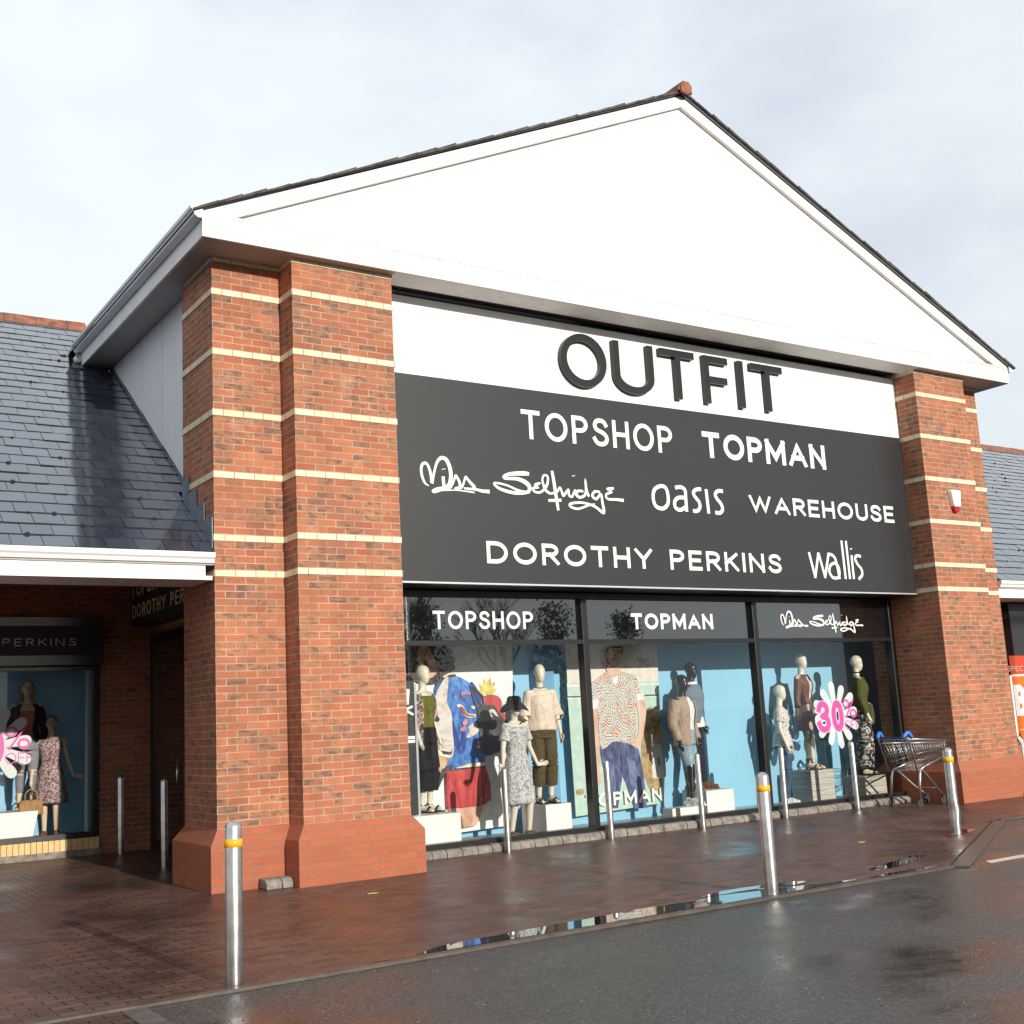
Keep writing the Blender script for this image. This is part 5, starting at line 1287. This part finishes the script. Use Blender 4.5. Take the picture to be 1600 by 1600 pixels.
PM = [pcol('print_white',(.78,.80,.78)), fold('print_hair',(.012,.008,.007),(.045,.030,.026),(.15,.095,.07),(26,1,26),.5), fold('print_skin',(.36,.19,.12),(.56,.33,.22),(.70,.46,.33),(5,1,3),.2), fold('print_blue',(.012,.045,.20),(.035,.14,.46),(.13,.32,.68),(9,1,5),.35), fold('print_sleeve',(.42,.37,.32),(.62,.57,.50),(.72,.68,.62),(6,1,13),.3),
      fold('print_red',(.26,.018,.02),(.46,.035,.038),(.58,.09,.08),(10,1,3),.1), fold('print_black',(.012,.012,.014),(.03,.03,.032),(.09,.09,.09),(9,1,4),.5), pcol('print_yellow',(.58,.52,.14)), pcol('print_cream',(.75,.66,.45)), pcol('print_pink',(.60,.24,.22)), pcol('print_grey',(.40,.44,.44)), pcol('print_darkred',(.30,.05,.045)), pcol('print_deepblue',(.015,.05,.24))]
def sm(pts, n=3): return cat([(float(a), float(b_)) for a, b_ in pts], n, True)
YP = 1.93
lay = [(0,[(596,1006),(801,1006),(801,1289),(598,1318)])]
def frond(cx, cy, dx, dy, w_): 
    return [(cx,cy),(cx+dx*.5-dy*w_,cy+dy*.5+dx*w_),(cx+dx,cy+dy),(cx+dx*.5+dy*w_,cy+dy*.5-dx*w_)]
for dx, dy in ((-14,-6),(-11,-17),(-3,-24),(7,-26),(15,-19),(19,-9),(15,4),(-16,4)): lay.append((7, frond(759,1084,dx,dy,.2)))
for dx, dy in ((-9,-2),(-6,-10),(4,-12),(10,-4)): lay.append((7, frond(796,1110,dx,dy+4,.3)))
lay += [(10, A1((1180,840),(1600,1000),(1600,1500),(1200,1500)))]
lay += [(1, sm(A1((20,180),(150,60),(400,40),(620,100),(700,280),(690,450),(600,560),(480,640),(350,660),(200,640),(60,520),(0,360)))),
        (2, sm(A1((200,130),(360,110),(470,180),(520,330),(500,460),(400,560),(310,520),(230,330)))),
        *[(1, sm([(630+(cx_+r_*cos(t_))/9.41, 1000+(cy_+r_*.9*sin(t_))/9.41) for t_ in [2*pi*q_/9 for q_ in range(9)]])) for cx_, cy_, r_ in ((60,260,70),(40,400,75),(120,520,70),(90,600,60),(640,180,70),(680,300,70),(690,400,60),(640,480,65),(590,560,70),(520,640,60),(640,560,50),(560,120,60),(160,110,60))],
        (6, A1((330,195),(380,180),(425,200),(415,225),(370,235),(335,220))), (11, sm(A1((300,300),(330,330),(350,420),(315,400)))), (12, A1((455,330),(462,330),(470,375),(450,372))), (1, sm(A1((400,110),(520,160),(560,400),(520,560),(480,300)))), (9, sm(A1((395,395),(450,385),(470,410),(420,425)))),
        (3, sm(A1((440,740),(560,590),(700,540),(800,545),(960,640),(1100,800),(1140,1000),(1120,1300),(1200,1600),(1130,1900),(900,2020),(660,2080),(600,1700),(560,1100)))),
        (6, A1((550,560),(640,505),(740,500),(760,540),(650,560),(560,600))), (8, A1((560,540),(640,490),(730,478),(745,500),(650,515),(570,560))),
        (4, sm(A1((560,600),(640,560),(620,900),(690,1100),(710,1400),(720,1600),(690,1720),(580,1720),(480,1500),(460,1100),(440,860)))),
        (12, sm(A1((700,1150),(760,1350),(820,1560),(760,1600),(705,1400)))), (12, sm(A1((850,1300),(900,1500),(870,1640),(820,1500)))), (12, sm(A1((980,620),(1080,760),(1120,960),(1050,900)))),
        (8, sm(A1((760,960),(840,960),(920,1080),(1030,1090),(1020,1140),(900,1130),(830,1040)))), (11, sm(A1((790,990),(850,990),(915,1090),(1020,1115),(1000,1130),(890,1110)))),
        (9, sm(A1((850,1200),(910,1160),(910,1230),(860,1260)))), (9, sm(A1((810,1300),(890,1270),(880,1330),(820,1340)))), (4, sm(A1((930,1280),(1010,1220),(1080,1320),(1030,1390),(900,1440),(940,1340)))),
        (9, sm(A1((1050,1480),(1110,1500),(1080,1540)))), (8, sm(A1((1040,1560),(1100,1540),(1080,1600)))), (8, sm(A1((960,980),(1040,970),(1010,1020)))), (9, A1((820,770),(960,775),(955,800),(835,815),(828,860)))]
lay += [(6, A1((940,670),(975,680),(1060,1010),(1030,1020),(985,850))), (6, A1((985,700),(1010,700),(1200,870),(1180,890))),
        (6, sm(A1((1060,1030),(1250,900),(1400,1020),(1540,1280),(1600,1400),(1560,1520),(1350,1650),(1180,1690),(1110,1500)))),
        (5, sm(A1((1140,860),(1230,810),(1340,820),(1410,900),(1420,1040),(1530,1230),(1400,1120),(1290,960),(1180,960)))), (4, sm(A1((1220,1050),(1290,1020),(1360,1120),(1330,1120),(1280,1070),(1250,1080),(1300,1170),(1270,1170))))]
lay += [(2, A2((440,230),(620,300),(500,520),(430,490),(390,420))), (8, A2((430,150),(470,200),(600,260),(640,250),(600,305),(480,270),(440,230))), (6, A2((480,200),(620,225),(650,210),(630,260),(520,255))),
        (6, A2((500,460),(640,400),(640,470),(540,530),(460,715),(430,720),(440,660))),
        (8, A2((700,440),(900,380),(1100,360),(1110,410),(700,450))), (6, A2((580,480),(1110,410),(1105,440),(600,500))),
        (2, A2((610,990),(760,1000),(1070,960),(1060,1010),(975,1240),(800,1270),(770,1110),(640,1110))),
        (5, A2((560,490),(1105,430),(1165,640),(1180,880),(1090,950),(980,960),(960,980),(580,1005))), (11, A2((960,960),(1050,660),(1080,700),(1060,900),(1000,950)))]
poster('wall_poster', YP, lay, PM, 'tall window poster of a woman in blue bomber jacket and red shorts', None)
C5 = q10(880,920,4.706); C4 = q10(600,880,4.0)
PN = [pcol('print_mint',(.46,.62,.54)), pcol('print_pale',(.70,.66,.58)), fold('print_skin2',(.52,.33,.24),(.66,.45,.34),(.74,.55,.44),(5,1,2),.1), pcol('print_hair2',(.04,.025,.02)), geo_print(),
      fold('print_denim',(.022,.030,.085),(.060,.080,.18),(.15,.18,.32),(14,1,5),.25), pcol('print_ochre',(.40,.28,.13)), pcol('print_white2',(.80,.80,.78)), pcol('print_black2',(.03,.03,.03)), fold('print_denim_light',(.06,.08,.18),(.11,.14,.28),(.20,.24,.40),(14,1,4),.2), pcol('print_skin_shade',(.30,.17,.12))]
n_ = None
lay = [(1,[(883,1008),(1026,1008),(1039,1254),(900,1276)]), (0,[(885.5,1067),(1029,1064),(1038.5,1253.6),(900,1275.6)]), (7,[(886,1070),(1029,1067.5),(1029.3,1070),(886.2,1073)]), (8,[(886,1088),(1029.5,1085),(1029.6,1087),(886.2,1090)]), (7,[(886,1090.5),(1029.8,1087.5),(1029.9,1089.5),(886.2,1092.5)]),
       (6, sm(C5((600,900),(680,890),(720,1000),(725,1250),(690,1330),(600,1400),(570,1200)))), (6, sm(C4((1200,1420),(1240,1410),(1250,1440),(1210,1450)))), (6, sm(C5((600,1330),(680,1300),(730,1450),(640,1480)))), (1, C5((640,1140),(720,1140),(742,1390),(655,1395))), (8, C5((690,1240),(700,1240),(710,1300),(700,1300))),
       (2, sm(C5((205,880),(260,880),(265,1100),(265,1300),(275,1400),(262,1450),(235,1400),(215,1200)))), (2, sm(C5((530,800),(590,800),(605,950),(560,1150),(500,1190),(455,1230),(450,1190),(500,1140),(545,1080),(550,950)))),
       (5, C5((262,1170),(350,1120),(460,1125),(550,1180),(575,1300),(600,1480),(612,1610),(520,1618),(455,1420),(432,1370),(415,1480),(400,1612),(335,1612),(322,1440),(285,1290))), (9, C5((455,1230),(520,1270),(560,1420),(575,1560),(540,1560),(490,1400))), (9, C5((300,1260),(360,1290),(385,1400),(372,1560),(345,1560),(330,1400))), (8, C5((415,1180),(422,1180),(428,1340),(421,1340))),
       (4, sm(C5((205,700),(300,620),(370,590),(430,610),(520,640),(560,740),(585,810),(530,830),(530,1000),(520,1140),(440,1130),(360,1125),(280,1180),(255,1050),(250,880),(195,890),(190,800)))),
       (7, C5((195,810),(250,810),(250,885),(195,890))), (7, C5((535,770),(590,770),(588,810),(535,825))), (7, C5((340,620),(400,620),(385,700),(360,690))), (2, sm(C5((312,560),(400,570),(405,620),(365,655),(320,620)))),
       (2, sm(C5((315,430),(420,430),(415,500),(385,570),(340,575),(318,520)))), (3, C5((312,424),(432,424),(430,436),(312,436))), (3, C5((312,430),(322,430),(320,475),(314,470))), (3, C5((422,430),(432,430),(428,490),(421,480))), (10, C5((340,450),(372,447),(372,457),(350,460))), (10, C5((386,449),(413,454),(408,462),(387,458))), (3, C5((347,462),(366,460),(365,466),(349,468))), (3, C5((390,462),(408,465),(407,470),(391,468))), (10, C5((318,520),(335,560),(365,575),(345,576),(322,545))), (6, C5((376,470),(383,500),(366,502),(372,497))), (9, C5((356,514),(385,517),(380,526),(358,524)))]
po = poster('wall_poster', YP, lay, PN, 'tall window poster of a man in patterned shirt and blue jeans', None)
mb = MB(); z0p, z1p = at(960,1258,YP).z, at(960,1237,YP).z
word(mb, 'TOPMAN', at(915,1250,YP-.03).x, at(1034,1240,YP-.03).x, z0p, z1p, .2, facing(YP-.032), .004, .16); mb.build('lettering', M['letterwhite'], po)
# dark board with white characters half hidden by the left pier
xk = at(647,1100,1.15).x
nb = empty('notice_board', (xk-.25,1.15,.07), 0, 'dark board with white characters at the window end, half hidden by the left pier', 'notice board')
mb = MB(); mb.box(-.45,.25,-.012,.02,.42,2.06-.07); mb.build('board', M['signblack'], nb); mb = MB(); mb.box(-.45,.30,.025,.06,0,1.95); mb.build('stand', M['display_floor'], nb)
D1 = lambda a, b_: at(630+a/9.41, 1000+b_/9.41, 1.13)
mb = MB(); fbd = lambda x, z, d: (x-(xk-.25), -.013-d, z-.07)
word(mb, 'K', D1(5,0).x-.10, D1(130,0).x, D1(0,1120).z, D1(0,965).z, .26, fbd, .003); word(mb, '=', D1(20,0).x-.05, D1(125,0).x, D1(0,1580).z, D1(0,1360).z, .2, fbd, .003)
ribbon(mb, [(D1(60,720).x,D1(60,720).z),(D1(45,950).x,D1(45,950).z)], .07, fbd, .003); mb.build('lettering', M['letterwhite'], nb)
# daisy stickers on the glass
M['petal'] = simple('sticker_white', (.70, .76, .74), .5, vary=.03); pt = M['petal'].node_tree; pb_n = pt.nodes['Principled BSDF']; ptr = N(pt, 'ShaderNodeBsdfTransparent'); pmx = N(pt, 'ShaderNodeMixShader'); pmx.inputs[0].default_value = .68
L(pt, ptr.outputs[0], pmx.inputs[1]); L(pt, pb_n.outputs[0], pmx.inputs[2]); L(pt, pmx.outputs[0], pt.nodes['Material Output'].inputs[0])
M['pink_ink'] = simple('sticker_pink', (.58, .07, .34), .5, vary=.03); M['lime_ink'] = simple('sticker_lime', (.62, .72, .25), .5, vary=.03)
def daisy(cx, cz, y, R, label):
    mb = MB(); f = lambda d: (lambda x, z: (x, y-d, z))
    k = 0
    for i in range(12):
        a = 2*pi*i/12+.12; wd = R*.13
        L0, L1 = R*.18, R*(1.0 if i % 2 else .93)
        p0 = Vector((cos(a),sin(a))); nn = Vector((-p0.y,p0.x))
        pts = [p0*L0-nn*wd*.55, p0*L1*.82-nn*wd]+[p0*(L1*.86+wd*1.1*sin(t_))-nn*wd*cos(t_) for t_ in [pi*q/8 for q in range(1,8)]]+[p0*L1*.82+nn*wd, p0*L0+nn*wd*.55]
        mb.cur = 0; mb.prism([(cx+q.x,cz+q.y) for q in pts], f(0.0002*i), f(.0008+.0002*i))
    def txt(s_, x0, x1, z0, z1, wt, mi, d, gap=.1):
        mb.cur = mi; word(mb, s_, cx+x0*R, cx+x1*R, cz+z0*R, cz+z1*R, wt, lambda x, z, dd: (x, y-d-dd, z), .0006, gap)
    txt('3', -.88,-.26,-.52,.45,.28,0,.0035); txt('0', -.22,.32,-.52,.46,.28,0,.0035)
    mb.cur = 0; txt('3', -.84,-.30,-.50,.43,.20,1,.0045); txt('0', -.18,.28,-.50,.44,.20,1,.0045)
    txt('%', .30,.92,-.12,.46,.10,1,.0045); txt('OFF', .34,.98,-.44,-.18,.09,1,.0045,.12)
    mb.cur = 2; mb.prism([(cx+.05*R+.055*R*cos(t_),cz+.20*R+.10*R*sin(t_)) for t_ in [2*pi*q/14 for q in range(14)]], f(.0035), f(.0042)); mb.prism([(cx+.05*R+.055*R*cos(t_),cz-.30*R+.07*R*sin(t_)) for t_ in [2*pi*q/14 for q in range(14)]], f(.0035), f(.0042))
    tag(mb.build('window_sticker', [M['petal'], M['pink_ink'], M['lime_ink']]), label, 'sticker', 'flower sale stickers')
pc_ = at(1307,1117,YG); daisy(pc_.x, pc_.z, YG+.006, .50, 'white flower sticker with pink 30% OFF on the right window pane')
pc_ = at(-15,1166,YW); daisy(pc_.x, pc_.z, YW+.016, .56, 'white flower sticker with pink percent sign cut by the left edge')

# ================================================================== ACROSS THE CAR PARK (seen mirrored in the dark transom glass)
M['bark'] = simple('dark_bark', (.05, .042, .035), .9, vary=.3)
M['leafdark'] = simple('dark_evergreen', (.030, .045, .022), .8, vary=.4, scale=3)
def tree(name, x, y, h, seed, label, depth=5):
    rnd = random.Random(seed); root = empty(name, (x,y,-.016), 0, label, 'tree', 'trees across the car park')
    tb, cb = MB(), MB()
    def grow(p, d, ln_, r, k):
        q = p+d*ln_; md = p.lerp(q,.5)+Vector((rnd.uniform(-.05,.05),rnd.uniform(-.05,.05),0))*ln_
        (tb if k >= depth-1 else cb).tube([p, md, q], [r, r*.85, r*.68], 5 if k < 3 else 8, k >= depth-1)
        if k == 0: return
        for i in range(3 if k > 1 else 4):
            nd = (d+Vector((rnd.uniform(-1,1),rnd.uniform(-1,1),rnd.uniform(-.15,.7)))*.62).normalized()
            grow(q if i else p.lerp(q,.75), nd, ln_*rnd.uniform(.62,.8), r*.6, k-1)
    grow(Vector((0,0,0)), Vector((0,0,1)), h*.30, h*.018, depth)
    tb.build('trunk', M['bark'], root); cb.build('crown', M['bark'], root)
tree('bare_tree', 18.5, -30, 8.4, 3, 'bare tree mirrored beside the mullion in the first dark transom')
tree('bare_tree', 11.0, -27, 8.0, 5, 'bare tree mirrored at the left end of the first dark transom')
tree('bare_tree', 25.0, -31, 8.0, 8, 'bare tree mirrored in the middle dark transom')
def bushy(x, y, h, seed, label):
    rnd = random.Random(seed); root = empty('evergreen_tree', (x,y,-.016), 0, label, 'tree', 'trees across the car park')
    tb = MB(); tb.tube([(0,0,0),(0,0,h*.7)], [.16,.05], 8); tb.build('trunk', M['bark'], root)
    cb = MB()
    for c in range(46):
        a = rnd.uniform(0,2*pi); zz = rnd.uniform(.08,1)*h; rad = h*.30*(1-(zz/h)*.72)*sqrt(rnd.random())
        cx_, cy_ = rad*cos(a), rad*sin(a); R_ = h*.07*rnd.uniform(.7,1.3)
        for q in range(46):
            v_ = Vector((rnd.gauss(0,1),rnd.gauss(0,1),rnd.gauss(0,1)))*R_*.55; c0 = Vector((cx_,cy_,zz))+v_
            e1 = Vector((rnd.gauss(0,1),rnd.gauss(0,1),rnd.gauss(0,1))).normalized()*.09; e2 = e1.orthogonal().normalized()*.06
            cb.add([c0-e1,c0+e2,c0+e1,c0-e2],[(0,1,2,3)])
    cb.build('crown', M['leafdark'], root)
bushy(21.5, -33, 6.6, 11, 'dense evergreen mirrored at the left of the middle transom'); bushy(29.5, -34, 6.9, 12, 'dense evergreen mirrored behind the TOPMAN transom lettering'); bushy(33.0, -33, 6.3, 13, 'shorter dense evergreen mirrored at the right of the middle transom')
lp = empty('lamp_post', (14.6,-22,-.016), 0, 'tall car park lamp post mirrored as a thin line in the first transom', 'lamp post')
mb = MB(); mb.lathe([(.09,0),(.085,1.2),(.055,1.25),(.04,9)], 14); mb.build('post', M['steel'], lp)
mb = MB(); mb.prism([(-.7,0),(.7,0),(.6,.12),(-.6,.12)], lambda x, z: (x,-.12,9+z), lambda x, z: (x,.12,9+z)); mb.build('lamp_head', M['lead'], lp, .02)
